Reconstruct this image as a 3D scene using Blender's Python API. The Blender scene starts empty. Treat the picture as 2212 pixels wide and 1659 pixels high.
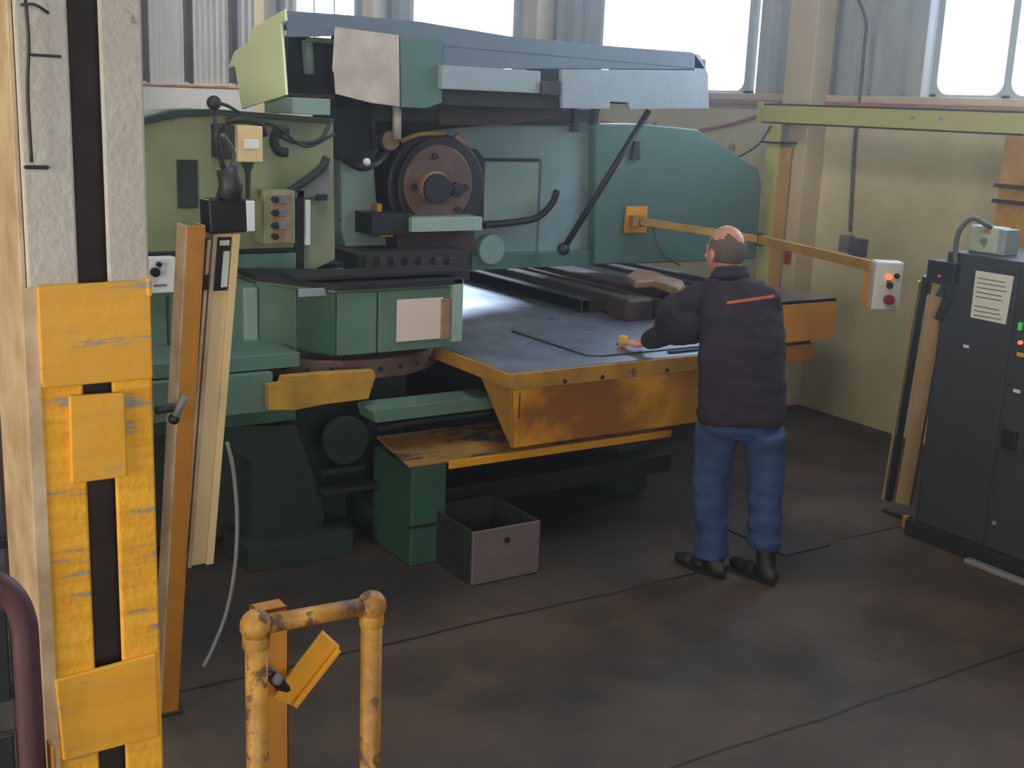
import bpy, bmesh, math, random
from mathutils import Vector, Matrix, noise as mnoise
random.seed(4)
C = bpy.context.scene.collection
# ------------------------------------------------------------------ camera solved from the vanishing points
W, H = 2212, 1659
cx, cy = W/2, H/2
VA, VB = (5200., 392.), (-600., 155.)
F = math.sqrt(-((VA[0]-cx)*(VB[0]-cx) + (VA[1]-cy)*(VB[1]-cy)))
def _d(p): return Vector((p[0]-cx, -(p[1]-cy), -F)).normalized()
ax_, ay_ = _d(VA), _d(VB); az_ = ax_.cross(ay_)
R3 = Matrix((ax_, ay_, az_))
CAM = Vector((0, 0, 2.23))
def P(px, py, ax, c):
    """point of the photograph carried to the plane ax = c (X to the right along the table, Y into the hall, Z up)"""
    r = R3 @ Vector((px-cx, -(py-cy), -F)); i = 'XYZ'.index(ax)
    return CAM + r*((c-CAM[i])/r[i])
cam = bpy.data.cameras.new('camera'); cam.sensor_width = 36; cam.lens = F/W*36
cam.clip_start = .05; cam.clip_end = 200
camo = bpy.data.objects.new('camera', cam); C.objects.link(camo)
camo.matrix_world = Matrix.Translation(CAM) @ R3.to_4x4()
bpy.context.scene.camera = camo

# ------------------------------------------------------------------ materials
def lin(c):
    o = []
    for v in c:
        v /= 255.
        o.append(v/12.92 if v <= .04045 else ((v+.055)/1.055)**2.4)
    return (*o, 1)
def M(name, col, rough=.6, metal=0, dirt=None, amt=.5, scale=5, sharp=.25, chips=None, chip_amt=.38, chip_scale=9, stretch=(1,1,1), bump=.15, coat=0, spec=.5):
    m = bpy.data.materials.new(name); m.use_nodes = True
    nt = m.node_tree; N = nt.nodes; L = nt.links
    b = N['Principled BSDF']
    b.inputs['Metallic'].default_value = metal
    b.inputs['Specular IOR Level'].default_value = spec
    b.inputs['Coat Weight'].default_value = coat
    geo = N.new('ShaderNodeNewGeometry')
    mp = N.new('ShaderNodeMapping'); mp.inputs['Scale'].default_value = stretch
    L.new(geo.outputs['Position'], mp.inputs['Vector'])
    n1 = N.new('ShaderNodeTexNoise'); n1.inputs['Scale'].default_value = scale; n1.inputs['Detail'].default_value = 6; n1.inputs['Roughness'].default_value = .6
    L.new(mp.outputs[0], n1.inputs['Vector'])
    r1 = N.new('ShaderNodeMapRange'); r1.inputs['From Min'].default_value = .5-sharp; r1.inputs['From Max'].default_value = .5+sharp
    r1.inputs['To Max'].default_value = amt
    L.new(n1.outputs['Fac'], r1.inputs['Value'])
    mx = N.new('ShaderNodeMix'); mx.data_type = 'RGBA'
    mx.inputs['A'].default_value = lin(col)
    mx.inputs['B'].default_value = lin(dirt if dirt else tuple(v*.6 for v in col))
    L.new(r1.outputs[0], mx.inputs['Factor'])
    out = mx.outputs['Result']
    if chips:
        n2 = N.new('ShaderNodeTexNoise'); n2.inputs['Scale'].default_value = chip_scale; n2.inputs['Detail'].default_value = 8; n2.inputs['Roughness'].default_value = .65
        L.new(mp.outputs[0], n2.inputs['Vector'])
        r2 = N.new('ShaderNodeMapRange'); r2.inputs['From Min'].default_value = chip_amt-.02; r2.inputs['From Max'].default_value = chip_amt+.02
        r2.inputs['To Min'].default_value = .9; r2.inputs['To Max'].default_value = 0
        L.new(n2.outputs['Fac'], r2.inputs['Value'])
        m2 = N.new('ShaderNodeMix'); m2.data_type = 'RGBA'
        L.new(out, m2.inputs['A']); m2.inputs['B'].default_value = lin(chips); L.new(r2.outputs[0], m2.inputs['Factor'])
        out = m2.outputs['Result']
    L.new(out, b.inputs['Base Color'])
    rr = N.new('ShaderNodeMapRange'); rr.inputs['To Min'].default_value = max(.05, rough-.12); rr.inputs['To Max'].default_value = min(1, rough+.14)
    L.new(n1.outputs['Fac'], rr.inputs['Value']); L.new(rr.outputs[0], b.inputs['Roughness'])
    if bump:
        bp = N.new('ShaderNodeBump'); bp.inputs['Strength'].default_value = bump; bp.inputs['Distance'].default_value = .01
        n3 = N.new('ShaderNodeTexNoise'); n3.inputs['Scale'].default_value = scale*9; n3.inputs['Detail'].default_value = 4
        L.new(geo.outputs['Position'], n3.inputs['Vector'])
        L.new(n3.outputs['Fac'], bp.inputs['Height']); L.new(bp.outputs[0], b.inputs['Normal'])
    return m
def emis(name, col, s):
    m = bpy.data.materials.new(name); m.use_nodes = True
    b = m.node_tree.nodes['Principled BSDF']
    b.inputs['Base Color'].default_value = lin(col); b.inputs['Emission Color'].default_value = lin(col); b.inputs['Emission Strength'].default_value = s
    return m
m_cream   = M('worn_cream_plaster', (190,182,156), .85, dirt=(150,138,104), amt=.7, scale=1.6, sharp=.3, chips=(120,100,84), chip_amt=.30, chip_scale=4)
m_clad    = M('weathered_cladding_sheet', (172,182,190), .6, dirt=(140,132,132), amt=.6, scale=2.5, stretch=(1,3,.5))
m_column  = M('pale_painted_column', (204,190,158), .8, dirt=(170,150,120), amt=.5, scale=2)
m_frame   = M('pale_blue_window_frame', (176,188,196), .5, dirt=(130,145,160), amt=.4)
m_redrail = M('faded_red_oxide_rail', (150,84,72), .7, dirt=(190,150,130), amt=.8, scale=2)
m_peach   = M('peach_painted_rail', (214,190,170), .7, dirt=(150,132,124), amt=.5, scale=3)
m_ceil    = M('grey_roof_sheet', (120,120,118), .8)
m_dimwall = M('grey_hall_wall', (120,114,104), .9)
m_green   = M('machine_green_paint', (98,128,112), .5, dirt=(70,92,80), amt=.6, scale=3, chips=(56,66,58), chip_amt=.29)
m_greend  = M('deep_green_paint', (52,92,72), .5, dirt=(40,62,50), amt=.6, scale=3)
m_greenl  = M('pale_green_paint', (150,172,160), .5, dirt=(112,134,124), amt=.6, scale=2.6, chips=(90,100,92), chip_amt=.30)
m_blue    = M('pale_blue_green_paint', (134,158,160), .5, dirt=(104,126,128), amt=.6, scale=2.2, chips=(80,90,90), chip_amt=.29)
m_teal    = M('teal_green_hood_paint', (86,118,110), .5, dirt=(70,98,92), amt=.5, scale=1.8)
m_khaki   = M('khaki_green_oily_paint', (146,148,112), .55, dirt=(98,112,86), amt=.8, scale=2.4, chips=(80,82,64), chip_amt=.32)
m_lime    = M('faded_lime_sheet', (238,246,186), .5, dirt=(222,230,196), amt=.6, scale=3)
m_dkgreen = M('grimy_dark_green', (42,56,48), .7, dirt=(24,30,27), amt=.7, scale=3)
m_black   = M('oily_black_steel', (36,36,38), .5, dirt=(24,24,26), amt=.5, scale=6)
m_soot    = M('greasy_dark_iron', (54,52,52), .55, dirt=(30,30,32), amt=.6, scale=8, metal=.2)
m_rust    = M('brown_rusty_disc', (122,94,86), .5, dirt=(84,64,60), amt=.8, scale=7, metal=.25, chips=(150,116,84), chip_amt=.34)
m_rustd   = M('dark_brown_iron', (84,66,60), .5, dirt=(46,38,38), amt=.8, scale=9, metal=.3)
m_alu     = M('scuffed_aluminium_sheet', (206,194,178), .45, dirt=(158,150,140), amt=.8, scale=5, metal=.15, sharp=.16)
m_fascia  = M('shaded_steel_blue_sheet', (104,118,130), .5, dirt=(86,98,112), amt=.6, scale=2)  # darkened to carry the shade on the cover front
m_galv    = M('grey_blue_metal', (150,164,170), .45, dirt=(122,136,142), amt=.6, scale=3)
m_yel     = M('worn_yellow_paint', (226,160,36), .5, dirt=(196,128,28), amt=.6, scale=4, chips=(110,100,90), chip_amt=.295, chip_scale=11)
m_yelcol  = M('scraped_yellow_column_paint', (226,166,48), .5, dirt=(200,142,40), amt=.7, scale=3, chips=(152,142,134), chip_amt=.37, chip_scale=7, stretch=(.6,1,6))
m_yelold  = M('rusted_yellow_paint', (188,138,48), .5, dirt=(136,94,40), amt=.9, scale=12, chips=(88,60,42), chip_amt=.43, chip_scale=16, sharp=.14)
m_yeldk   = M('greasy_yellow_paint', (190,138,48), .5, dirt=(120,88,44), amt=.9, scale=5, chips=(70,60,50), chip_amt=.33, chip_scale=6, sharp=.2)
m_yelg    = M('oily_yellow_guard_paint', (196,148,50), .5, dirt=(138,104,48), amt=.9, scale=6, sharp=.2)
m_carr    = M('dry_brown_grime', (58,50,46), .9, dirt=(28,26,26), amt=.9, scale=5, stretch=(4,.5,1), sharp=.15, spec=.2)
m_tray    = M('worn_through_yellow_paint', (186,136,60), .5, dirt=(96,80,66), amt=.9, scale=4, chips=(62,56,56), chip_amt=.46, chip_scale=5, stretch=(.6,2,2))
m_orange  = M('orange_painted_steel', (200,132,40), .5, dirt=(140,92,40), amt=.7, scale=7, chips=(90,70,60), chip_amt=.33, stretch=(1,1,.6))
m_yeldk2  = M('ochre_post_paint', (196,156,84), .55, dirt=(166,124,60), amt=.6, scale=4)
m_beam    = M('yellow_green_beam_paint', (190,190,100), .6, dirt=(170,162,100), amt=.6, scale=1.6)
m_white   = M('whitewashed_render', (196,200,208), .9, dirt=(176,172,166), amt=.6, scale=7, bump=.9, chips=(110,104,98), chip_amt=.27, chip_scale=8)
m_flange  = M('scuffed_beige_flange', (206,182,148), .6, dirt=(150,118,88), amt=.8, scale=6, sharp=.18)
m_gap     = M('dark_brown_web', (52,40,36), .8)
m_creamp  = M('cream_plastic_profile', (224,198,146), .5, dirt=(206,176,124), amt=.4, scale=3, bump=0)
m_grey    = M('mid_grey_plastic', (130,128,128), .5, bump=0)
m_dgrey   = M('charcoal_cabinet_paint', (56,60,64), .45, dirt=(46,48,50), amt=.5, scale=3)
m_paper   = M('pale_paper', (214,218,206), .8, dirt=(188,194,178), amt=.5, scale=14, bump=0)
m_pink    = M('pinkish_paper', (216,200,188), .8, dirt=(196,178,166), amt=.4, scale=9, bump=0)
m_whitep  = M('white_enamel', (232,232,228), .35, bump=0, amt=.15)
m_red     = M('red_plastic', (160,40,44), .4, bump=0)
m_blackp  = M('black_plastic', (30,30,32), .4, bump=0)
m_cable   = M('grey_cable', (88,88,90), .5, bump=0)
m_box     = M('grey_lilac_metal', (118,110,112), .5, dirt=(96,74,72), amt=.7, scale=4, metal=.2)
m_jacket  = M('dark_plum_fleece', (54,46,56), .95, dirt=(42,36,44), amt=.5, scale=10, spec=.2)
m_jeans   = M('blue_denim', (64,88,130), .9, dirt=(36,50,84), amt=.8, scale=6, stretch=(1,1,.4), spec=.2)
m_skin    = M('skin', (206,146,124), .5, dirt=(184,116,98), amt=.5, scale=14, bump=.05)
m_hair    = M('grey_brown_hair', (120,104,94), .8, dirt=(92,78,70), amt=.7, scale=60, bump=.6)
m_shoe    = M('black_leather', (32,30,30), .5, bump=.05)
m_stripe  = M('orange_piping', (196,96,60), .7, bump=0)
m_ylw     = M('yellow_glove_plastic', (226,176,60), .6, bump=0)
m_lblgrn  = M('pale_green_enamel', (178,190,172), .45, dirt=(150,160,146), amt=.4, bump=0)
m_tan     = M('tan_iron', (176,142,112), .5, dirt=(120,92,74), amt=.8, scale=10, metal=.2)
m_pinkpipe= M('faded_pink_pipe', (186,128,112), .6)
m_tanbar  = M('tan_painted_profile', (170,142,98), .5, dirt=(146,116,78), amt=.6, scale=5)
m_apron   = M('yellow_apron_with_brown_stains', (222,158,36), .5, dirt=(134,78,28), amt=.9, scale=1.5, sharp=.07, chips=(100,80,60), chip_amt=.30, chip_scale=10)
m_lamp_o  = emis('lit_orange_lamp', (255,110,50), 1.6)
m_lamp_r  = emis('dim_red_lamp', (200,30,50), .5)
m_lamp_g  = emis('dim_green_lamp', (60,200,70), .25)

# table steel: worn, oily, patchy gloss
m_steel = M('oily_table_steel', (186,192,208), .31, dirt=(112,110,120), amt=.85, scale=3.2, metal=.8, sharp=.2, chips=(92,86,92), chip_amt=.36, chip_scale=5, bump=.1)

# ------------------------------------------------------------------ object helpers
def tag(o, label=None, cat=None, group=None, kind=None):
    if label: o['label'] = label
    if cat: o['category'] = cat
    if group: o['group'] = group
    if kind: o['kind'] = kind
    return o
WP = {}
def wpos(o): return WP.get(o.name, Vector((0,0,0)))
def thing(name, label, cat, loc, group=None):
    o = bpy.data.objects.new(name, None); C.objects.link(o)
    o.location = Vector(loc); o.empty_display_size = .1; WP[o.name] = Vector(loc)
    return tag(o, label, cat, group)
def link(name, me, mat, parent=None, bevel=0, smooth=False, label=None):
    """mesh in world coordinates -> object whose origin is the centre of its mesh"""
    n = len(me.vertices)
    xs = [v.co for v in me.vertices]
    c = Vector([(min(v[i] for v in xs)+max(v[i] for v in xs))/2 for i in range(3)])
    for v in me.vertices: v.co -= c
    o = bpy.data.objects.new(name, me); C.objects.link(o)
    WP[o.name] = c
    o.location = c - (wpos(parent) if parent else Vector((0,0,0)))
    if parent: o.parent = parent
    if mat and not me.materials: me.materials.append(mat)
    if smooth:
        for p in me.polygons: p.use_smooth = True
    if bevel:
        b = o.modifiers.new('bevel', 'BEVEL'); b.width = bevel; b.segments = 2; b.limit_method = 'ANGLE'
    if label: o['label'] = label
    return o
def bm_link(name, bm, mat, parent=None, **k):
    bmesh.ops.recalc_face_normals(bm, faces=bm.faces)
    me = bpy.data.meshes.new(name); bm.to_mesh(me); bm.free()
    return link(name, me, mat, parent, **k)
def add_box(bm, x0, x1, y0, y1, z0, z1):
    x0, x1 = sorted((x0, x1)); y0, y1 = sorted((y0, y1)); z0, z1 = sorted((z0, z1))
    v = [bm.verts.new(p) for p in ((x0,y0,z0),(x1,y0,z0),(x1,y1,z0),(x0,y1,z0),(x0,y0,z1),(x1,y0,z1),(x1,y1,z1),(x0,y1,z1))]
    for f in ((0,3,2,1),(4,5,6,7),(0,1,5,4),(1,2,6,5),(2,3,7,6),(3,0,4,7)): bm.faces.new([v[i] for i in f])
def box(name, x0, x1, y0, y1, z0, z1, mat, parent=None, bevel=.004, **k):
    bm = bmesh.new(); add_box(bm, x0, x1, y0, y1, z0, z1)
    return bm_link(name, bm, mat, parent, bevel=bevel, **k)
def add_prism(bm, pts, d):
    d = Vector(d); a = [bm.verts.new(Vector(p)) for p in pts]; b = [bm.verts.new(Vector(p)+d) for p in pts]
    n = len(pts); bm.faces.new(a); bm.faces.new(b[::-1])
    for i in range(n): bm.faces.new((a[i], b[i], b[(i+1) % n], a[(i+1) % n]))
def prism(name, pts, d, mat, parent=None, bevel=.003, **k):
    bm = bmesh.new(); add_prism(bm, pts, d)
    return bm_link(name, bm, mat, parent, bevel=bevel, **k)
def rc(a, b, Y):
    """rectangle corners of the photo on the plane Y -> x0,x1,z0,z1"""
    mx, my = (a[0]+b[0])/2, (a[1]+b[1])/2
    return P(a[0], my, 'Y', Y).x, P(b[0], my, 'Y', Y).x, P(mx, b[1], 'Y', Y).z, P(mx, a[1], 'Y', Y).z
def fb(name, a, b, Y, depth, mat, parent=None, **k):
    x0, x1, z0, z1 = rc(a, b, Y)
    return box(name, x0, x1, Y, Y+depth, z0, z1, mat, parent, **k)
def fp(name, pts, Y, depth, mat, parent=None, **k):
    return prism(name, [P(x, y, 'Y', Y) for x, y in pts], (0, depth, 0), mat, parent, **k)
def add_cyl(bm, c, axis, r, h, seg=32, r2=None):
    axis = Vector(axis).normalized(); q = Vector((0,0,1)).rotation_difference(axis).to_matrix().to_4x4()
    bmesh.ops.create_cone(bm, cap_ends=True, segments=seg, radius1=r, radius2=r if r2 is None else r2, depth=h,
                          matrix=Matrix.Translation(Vector(c)) @ q)
def cyl(name, c, axis, r, h, mat, parent=None, seg=32, r2=None, bevel=.003, **k):
    bm = bmesh.new(); add_cyl(bm, c, axis, r, h, seg, r2)
    o = bm_link(name, bm, mat, parent, bevel=bevel, **k)
    for p in o.data.polygons: p.use_smooth = len(p.vertices) == 4
    return o
def crom(pts, n=8):
    pts = [Vector(p) for p in pts]
    if len(pts) < 3: return pts
    q = [pts[0]*2-pts[1]] + pts + [pts[-1]*2-pts[-2]]; out = []
    for i in range(1, len(q)-2):
        for k in range(n):
            t = k/n; a, b, c, d = q[i-1:i+3]
            out.append(.5*((2*b)+(c-a)*t+(2*a-5*b+4*c-d)*t*t+(3*b-a-3*c+d)*t**3))
    out.append(pts[-1]); return out
def add_tube(bm, pts, r, seg=12):
    pts = [Vector(p) for p in pts]; rings = []; up = None
    for i, p in enumerate(pts):
        t = (pts[min(i+1, len(pts)-1)]-pts[max(i-1, 0)]).normalized()
        if up is None: up = t.orthogonal().normalized()
        up = (up - t*up.dot(t)).normalized(); s = t.cross(up)
        rr = r[i] if isinstance(r, (list, tuple)) else r
        rings.append([bm.verts.new(p+(up*math.cos(2*math.pi*k/seg)+s*math.sin(2*math.pi*k/seg))*rr) for k in range(seg)])
    for a, b in zip(rings, rings[1:]):
        for k in range(seg): bm.faces.new((a[k], a[(k+1) % seg], b[(k+1) % seg], b[k]))
    bm.faces.new(rings[0][::-1]); bm.faces.new(rings[-1])
def tube(name, pts, r, mat, parent=None, curve=True, seg=12, **k):
    bm = bmesh.new(); add_tube(bm, crom(pts) if curve else pts, r, seg)
    return bm_link(name, bm, mat, parent, smooth=True, **k)
def ball(name, c, r, mat, parent=None, sc=(1,1,1), **k):
    bm = bmesh.new(); bmesh.ops.create_uvsphere(bm, u_segments=24, v_segments=16, radius=r, matrix=Matrix.Translation(Vector(c)) @ Matrix.Diagonal((*sc, 1)))
    return bm_link(name, bm, mat, parent, smooth=True, **k)
def obox(name, c, ux, uy, hx, hy, hz, mat, parent=None, bevel=.004, uz=None, **k):
    """box with its own axes"""
    ux = Vector(ux).normalized(); uy = Vector(uy); uy = (uy-ux*uy.dot(ux)).normalized(); uzz = ux.cross(uy)
    bm = bmesh.new(); add_box(bm, -hx, hx, -hy, hy, -hz, hz)
    m = Matrix((ux, uy, uzz)).transposed()
    for v in bm.verts: v.co = Vector(c) + m @ v.co
    return bm_link(name, bm, mat, parent, bevel=bevel, **k)

# ================================================================== THE HALL
SKY = 10.5
SKYL = [(1.0, 2.6, 2.0, 5.0), (0., 4., 17., 24.)]            # unseen roof openings, added and sized to light the hall
WX = 6.95                                   # inner face of the window wall
SILL = 2.41
def floor_mat():
    m = M('stained_concrete_floor', (84,68,54), .68, dirt=(50,42,36), amt=.9, scale=1.6, sharp=.13, chips=(34,31,30), chip_amt=.33, chip_scale=2.2, bump=.2)
    nt = m.node_tree; N = nt.nodes; L = nt.links; b = N['Principled BSDF']
    src = b.inputs['Base Color'].links[0].from_socket
    geo = [n for n in N if n.type == 'NEW_GEOMETRY'][0]
    sx = N.new('ShaderNodeSeparateXYZ'); L.new(geo.outputs['Position'], sx.inputs[0])
    nz = N.new('ShaderNodeTexNoise'); nz.inputs['Scale'].default_value = 1.7; nz.inputs['Detail'].default_value = 8; L.new(geo.outputs['Position'], nz.inputs['Vector'])
    def math_(op, a, bv=None, c=None):
        n = N.new('ShaderNodeMath'); n.operation = op
        for i, v in enumerate((a, bv, c)):
            if v is None: continue
            if hasattr(v, 'default_value'): L.new(v, n.inputs[i])
            else: n.inputs[i].default_value = v
        return n.outputs[0]
    yy = math_('MULTIPLY_ADD', nz.outputs['Fac'], .07, sx.outputs['Y'])       # wavy joint lines
    cur = src
    for y0, w in ((2.85, .008), (4.19, .010), (-1.0, .012)):
        dd = math_('ABSOLUTE', math_('SUBTRACT', yy, y0))
        k = math_('LESS_THAN', dd, w)
        mx = N.new('ShaderNodeMix'); mx.data_type = 'RGBA'; L.new(k, mx.inputs['Factor']); L.new(cur, mx.inputs['A']); mx.inputs['B'].default_value = lin((28,22,20)); cur = mx.outputs['Result']
    # oil soaked slab around the press
    k = N.new('ShaderNodeMapRange'); k.inputs['From Min'].default_value = 4.2; k.inputs['From Max'].default_value = 4.6; k.inputs['To Max'].default_value = .55; L.new(yy, k.inputs['Value'])
    k2 = N.new('ShaderNodeMapRange'); k2.inputs['From Min'].default_value = 5.0; k2.inputs['From Max'].default_value = 4.2; L.new(sx.outputs['X'], k2.inputs['Value'])
    k3 = math_('MULTIPLY', k.outputs[0], k2.outputs[0])
    mx = N.new('ShaderNodeMix'); mx.data_type = 'RGBA'; L.new(k3, mx.inputs['Factor']); L.new(cur, mx.inputs['A']); mx.inputs['B'].default_value = lin((30,27,26)); cur = mx.outputs['Result']
    L.new(cur, b.inputs['Base Color'])
    return m
tag(box('floor', -5.2, WX+.3, -3.6, 32, -.3, 0, floor_mat(), bevel=0), 'dark brown stained concrete factory floor with straight joints', kind='structure')
bm = bmesh.new(); yy_ = -3.6
for x0, x1, y0, y1 in SKYL:
    add_box(bm, -5.2, WX+.3, yy_, y0, 6.6, 6.8); add_box(bm, -5.2, x0, y0, y1, 6.6, 6.8); add_box(bm, x1, WX+.3, y0, y1, 6.6, 6.8); yy_ = y1
add_box(bm, -5.2, WX+.3, yy_, 32, 6.6, 6.8)
tag(bm_link('ceiling', bm, m_ceil), 'grey sheet roof of the hall', kind='structure')
tag(box('wall_back', -5.2, WX+.3, 32, 32.3, 0, 6.6, m_dimwall, bevel=0), kind='structure')
bm = bmesh.new()
for a in ((-5.2,-2.0,0,6.6),(.9,WX+.3,0,6.6),(-2.0,.9,3.9,6.6),(-2.0,.9,0,1.6)): add_box(bm, a[0], a[1], -3.6, -3.4, a[2], a[3])  # raised opening added in this unseen wall to light the column
tag(bm_link('wall_front', bm, m_dimwall), 'hall wall with an unseen opening added to let in light', kind='structure')
bm = bmesh.new()
for y0, y1, z0, z1 in ((-3.6,-.2,0,6.6), (2.6,32,0,6.6), (-.2,2.6,3.9,6.6)): add_box(bm, -5.2, -5, y0, y1, z0, z1)  # opening added in this unseen wall for warm side light
tag(bm_link('wall_left', bm, m_dimwall), 'far side wall with a wide unseen opening added for warm light', kind='structure')
# window wall: masonry below, corrugated sheet with windows above
wm = M('stained_cream_masonry', (222,212,176), .85, dirt=(172,166,116), amt=.8, scale=.8, sharp=.16, chips=(128,104,84), chip_amt=.32, chip_scale=2.5)
box_w = box('wall_right', WX, WX+.3, -3.6, 32, 0, SILL-.06, wm, bevel=0)
tag(box_w, 'cream painted masonry wall, stained and yellowed, below the windows', kind='structure')
WT = 4.6
wins = [(3.19, 5.59), (7.38, 9.42), (10.9, 13.2), (14.75, 16.75)]
segs = []; y = -3.6
for a, b in wins: segs.append((y, a)); y = b
segs.append((y, 32))
def corrugated(bm, y0, y1, z0, z1, x=WX+.06, pitch=.30, d=.06):
    prof = []; y = y0; k = math.floor(y0/pitch)
    ys = [y0]
    while True:
        base = k*pitch
        for o in (.0, .45, .6, .9):
            yy = base+o*pitch
            if y0 < yy < y1: ys.append(yy)
        k += 1
        if base > y1: break
    ys.append(y1)
    def dx(yy):
        f = (yy/pitch) % 1
        if f < .45: return 0
        if f < .6: return (f-.45)/.15*d
        if f < .9: return d
        return (1-(f-.9)/.1)*d
    fr = [(x+dx(v+1e-6), v) for v in ys]
    pts = [(a, b, z0) for a, b in fr] + [(x+.12, y1, z0), (x+.12, y0, z0)]
    add_prism(bm, pts, (0, 0, z1-z0))
bm = bmesh.new()
for a, b in segs: corrugated(bm, a, b, SILL-.06, WT)
corrugated(bm, -3.6, 32, WT, 6.6)
bm_link('cladding', bm, m_clad, box_w, label='grey corrugated sheet cladding with vertical ribs')
m_glass = bpy.data.materials.new('window_glass'); m_glass.use_nodes = True
nt = m_glass.node_tree; nt.nodes.remove(nt.nodes['Principled BSDF'])
t = nt.nodes.new('ShaderNodeBsdfTransparent'); g = nt.nodes.new('ShaderNodeBsdfGlossy'); g.inputs['Roughness'].default_value = .05
mx = nt.nodes.new('ShaderNodeMixShader'); mx.inputs[0].default_value = .06
t.inputs['Color'].default_value = (.93, .96, 1, 1)
nt.links.new(t.outputs[0], mx.inputs[1]); nt.links.new(g.outputs[0], mx.inputs[2]); nt.links.new(mx.outputs[0], nt.nodes['Material Output'].inputs['Surface'])
def frame_rounded(bm, x, dx, y0, y1, z0, z1, fw, nmul):
    """flat frame with rounded inner corners around each light"""
    add_box(bm, x, x+dx, y0, y1, z0, z0+fw); add_box(bm, x, x+dx, y0, y1, z1-fw, z1)
    add_box(bm, x, x+dx, y0, y0+fw, z0, z1); add_box(bm, x, x+dx, y1-fw, y1, z0, z1)
    for i in range(1, nmul+1):
        ym = y0+(y1-y0)*i/(nmul+1); add_box(bm, x, x+dx, ym-.028, ym+.028, z0, z1)
    cuts = [y0+fw] + [y0+(y1-y0)*i/(nmul+1) for i in range(1, nmul+1)] + [y1-fw]
    r = .09
    for i in range(nmul+1):
        a = cuts[i]+(.028 if i else 0); b = cuts[i+1]-(.028 if i < nmul else 0)
        for yc, s in ((a, 1), (b, -1)):
            for zc, sz in ((z0+fw, 1), (z1-fw, -1)):
                arc = [(x+.002, yc, zc)] + [(x+.002, yc+s*(r-r*math.sin(t)), zc+sz*(r-r*math.cos(t))) for t in [k*math.pi/12 for k in range(7)]]
                add_prism(bm, arc, (dx-.004, 0, 0))
for i, (a, b) in enumerate(wins):
    bm = bmesh.new(); frame_rounded(bm, WX+.02, .07, a, b, SILL-.05, WT, .05, (3, 0, 0, 2)[i])
    w = tag(bm_link('window_%d' % (i+1), bm, m_frame), kind='structure')
    w['label'] = ['tall window at the right edge of the photo', 'wide window behind the right end of the press cover', 'window above the middle of the press cover', 'small looking window above the left end of the press cover'][i]
    box('pane', WX+.05, WX+.054, a+.04, b-.04, SILL, WT-.05, m_glass, w, bevel=0)
# sill rails
tag(box('trim_1', WX-.03, WX+.05, -2, 17.6, SILL-.07, SILL-.02, m_peach), 'peach painted ledge running under the windows', kind='structure')
tag(box('trim_2', WX-.045, WX, -2, 32, SILL-.11, SILL-.07, m_redrail), 'faded red rail under the window ledge', kind='structure')
# wall columns
for i, (yc, w) in enumerate(((6.62, .28), (10.3, .26), (13.95, .3), (17.6, .4))):
    tag(box('trim_%d' % (i+3), WX-.2, WX, yc-w/2, yc+w/2, 0, 6.6, m_column, bevel=.01),
        ['pale column on the wall beside the yellow post', 'pale column between the two middle windows', 'pale column left of the middle window', 'pink cream column left of the press cover'][i], kind='structure')
# whitish band low on the far wall
tag(box('trim_7', WX-.02, WX, 18.2, 31, 1.2, SILL-.12, m_white, bevel=0), 'white rendered band on the far wall under the red rail', kind='structure')
for k, yk in enumerate((24.2, 21.6, 19.3)):
    tag(box('trim_%d' % (8+k), WX-.03, WX+.06, yk-.09, yk+.09, SILL-.03, 6.5, m_rustd, bevel=0), 'brown vertical joint strip on the far cladding', kind='structure')
q = P(1703,553,'X',WX-.205)
tag(box('fire_call_point', WX-.22, WX-.2, q.y-.03, q.y+.03, q.z-.06, q.z+.06, m_red), 'small red box on the pale column behind the jointed yellow arm', 'call point')
# cable and boxes on the wall
tb = thing('wall_switch_box', 'small grey switch box with conduit high on the cream wall, right of the pale column', 'switch box', (WX-.05, 6.1, 1.5))
pb = P(1838, 525, 'X', WX-.04)
box('casing', WX-.06, WX, pb.y-.0, pb.y+.1, pb.z-.07, pb.z+.05, m_grey, tb)
box('isolator', WX-.09, WX, pb.y-.13, pb.y-.02, pb.z-.09, pb.z+.04, m_cable, tb)
tube('conduit', [P(x, y_, 'X', WX-.03) for x, y_ in ((1855,0),(1871,48),(1866,110),(1858,205),(1848,290),(1842,380),(1836,500))], .012, m_cable, tb)
tag(tube('red_pipe', [P(1300,262,'X',WX-.013), P(1430,285,'X',WX-.013), P(1560,272,'X',WX-.013), P(1650,245,'X',WX-.013)], .013, m_pinkpipe), 'faded pink hose along the wall above the green hood', 'pipe')

# ================================================================== YELLOW OVERHEAD FRAME BY THE WALL
yf = thing('crane_gantry', 'yellow steel gantry of two posts and a long beam standing along the window wall', 'gantry', (6.66, 5.5, 0))
bx = 6.6
zt, zb = 2.31, 2.165
bm = bmesh.new()
add_box(bm, bx, bx+.012, 3.3, 6.80, zb, zt); add_box(bm, bx, bx+.12, 3.3, 6.80, zt-.012, zt); add_box(bm, bx, bx+.12, 3.3, 6.80, zb, zb+.012)
bm_link('beam', bm, m_beam, yf)
box('end_plate', bx-.01, bx+.13, 6.80, 6.86, zb+.01, zt+.01, m_beam, yf)
bm = bmesh.new()
for a in ((bx, bx+.012, 6.60, 6.72), (bx, bx+.12, 6.72, 6.732)): add_box(bm, *a, .02, zb)
bm_link('post', bm, m_beam, yf)
box('post_cover', bx+.002, bx+.125, 6.588, 6.602, .02, zb-.17, m_yeldk2, yf)
box('post_strap', bx-.03, bx+.15, 6.56, 6.76, 2.02, 2.035, m_soot, yf)
box('foot_plate', bx-.05, bx+.16, 6.54, 6.78, 0, .02, m_soot, yf)
box('post', bx-.02, bx+.2, 4.36, 4.68, .02, zb, m_yelg, yf)
box('foot_plate', bx-.06, bx+.24, 4.32, 4.72, 0, .02, m_soot, yf)
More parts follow.
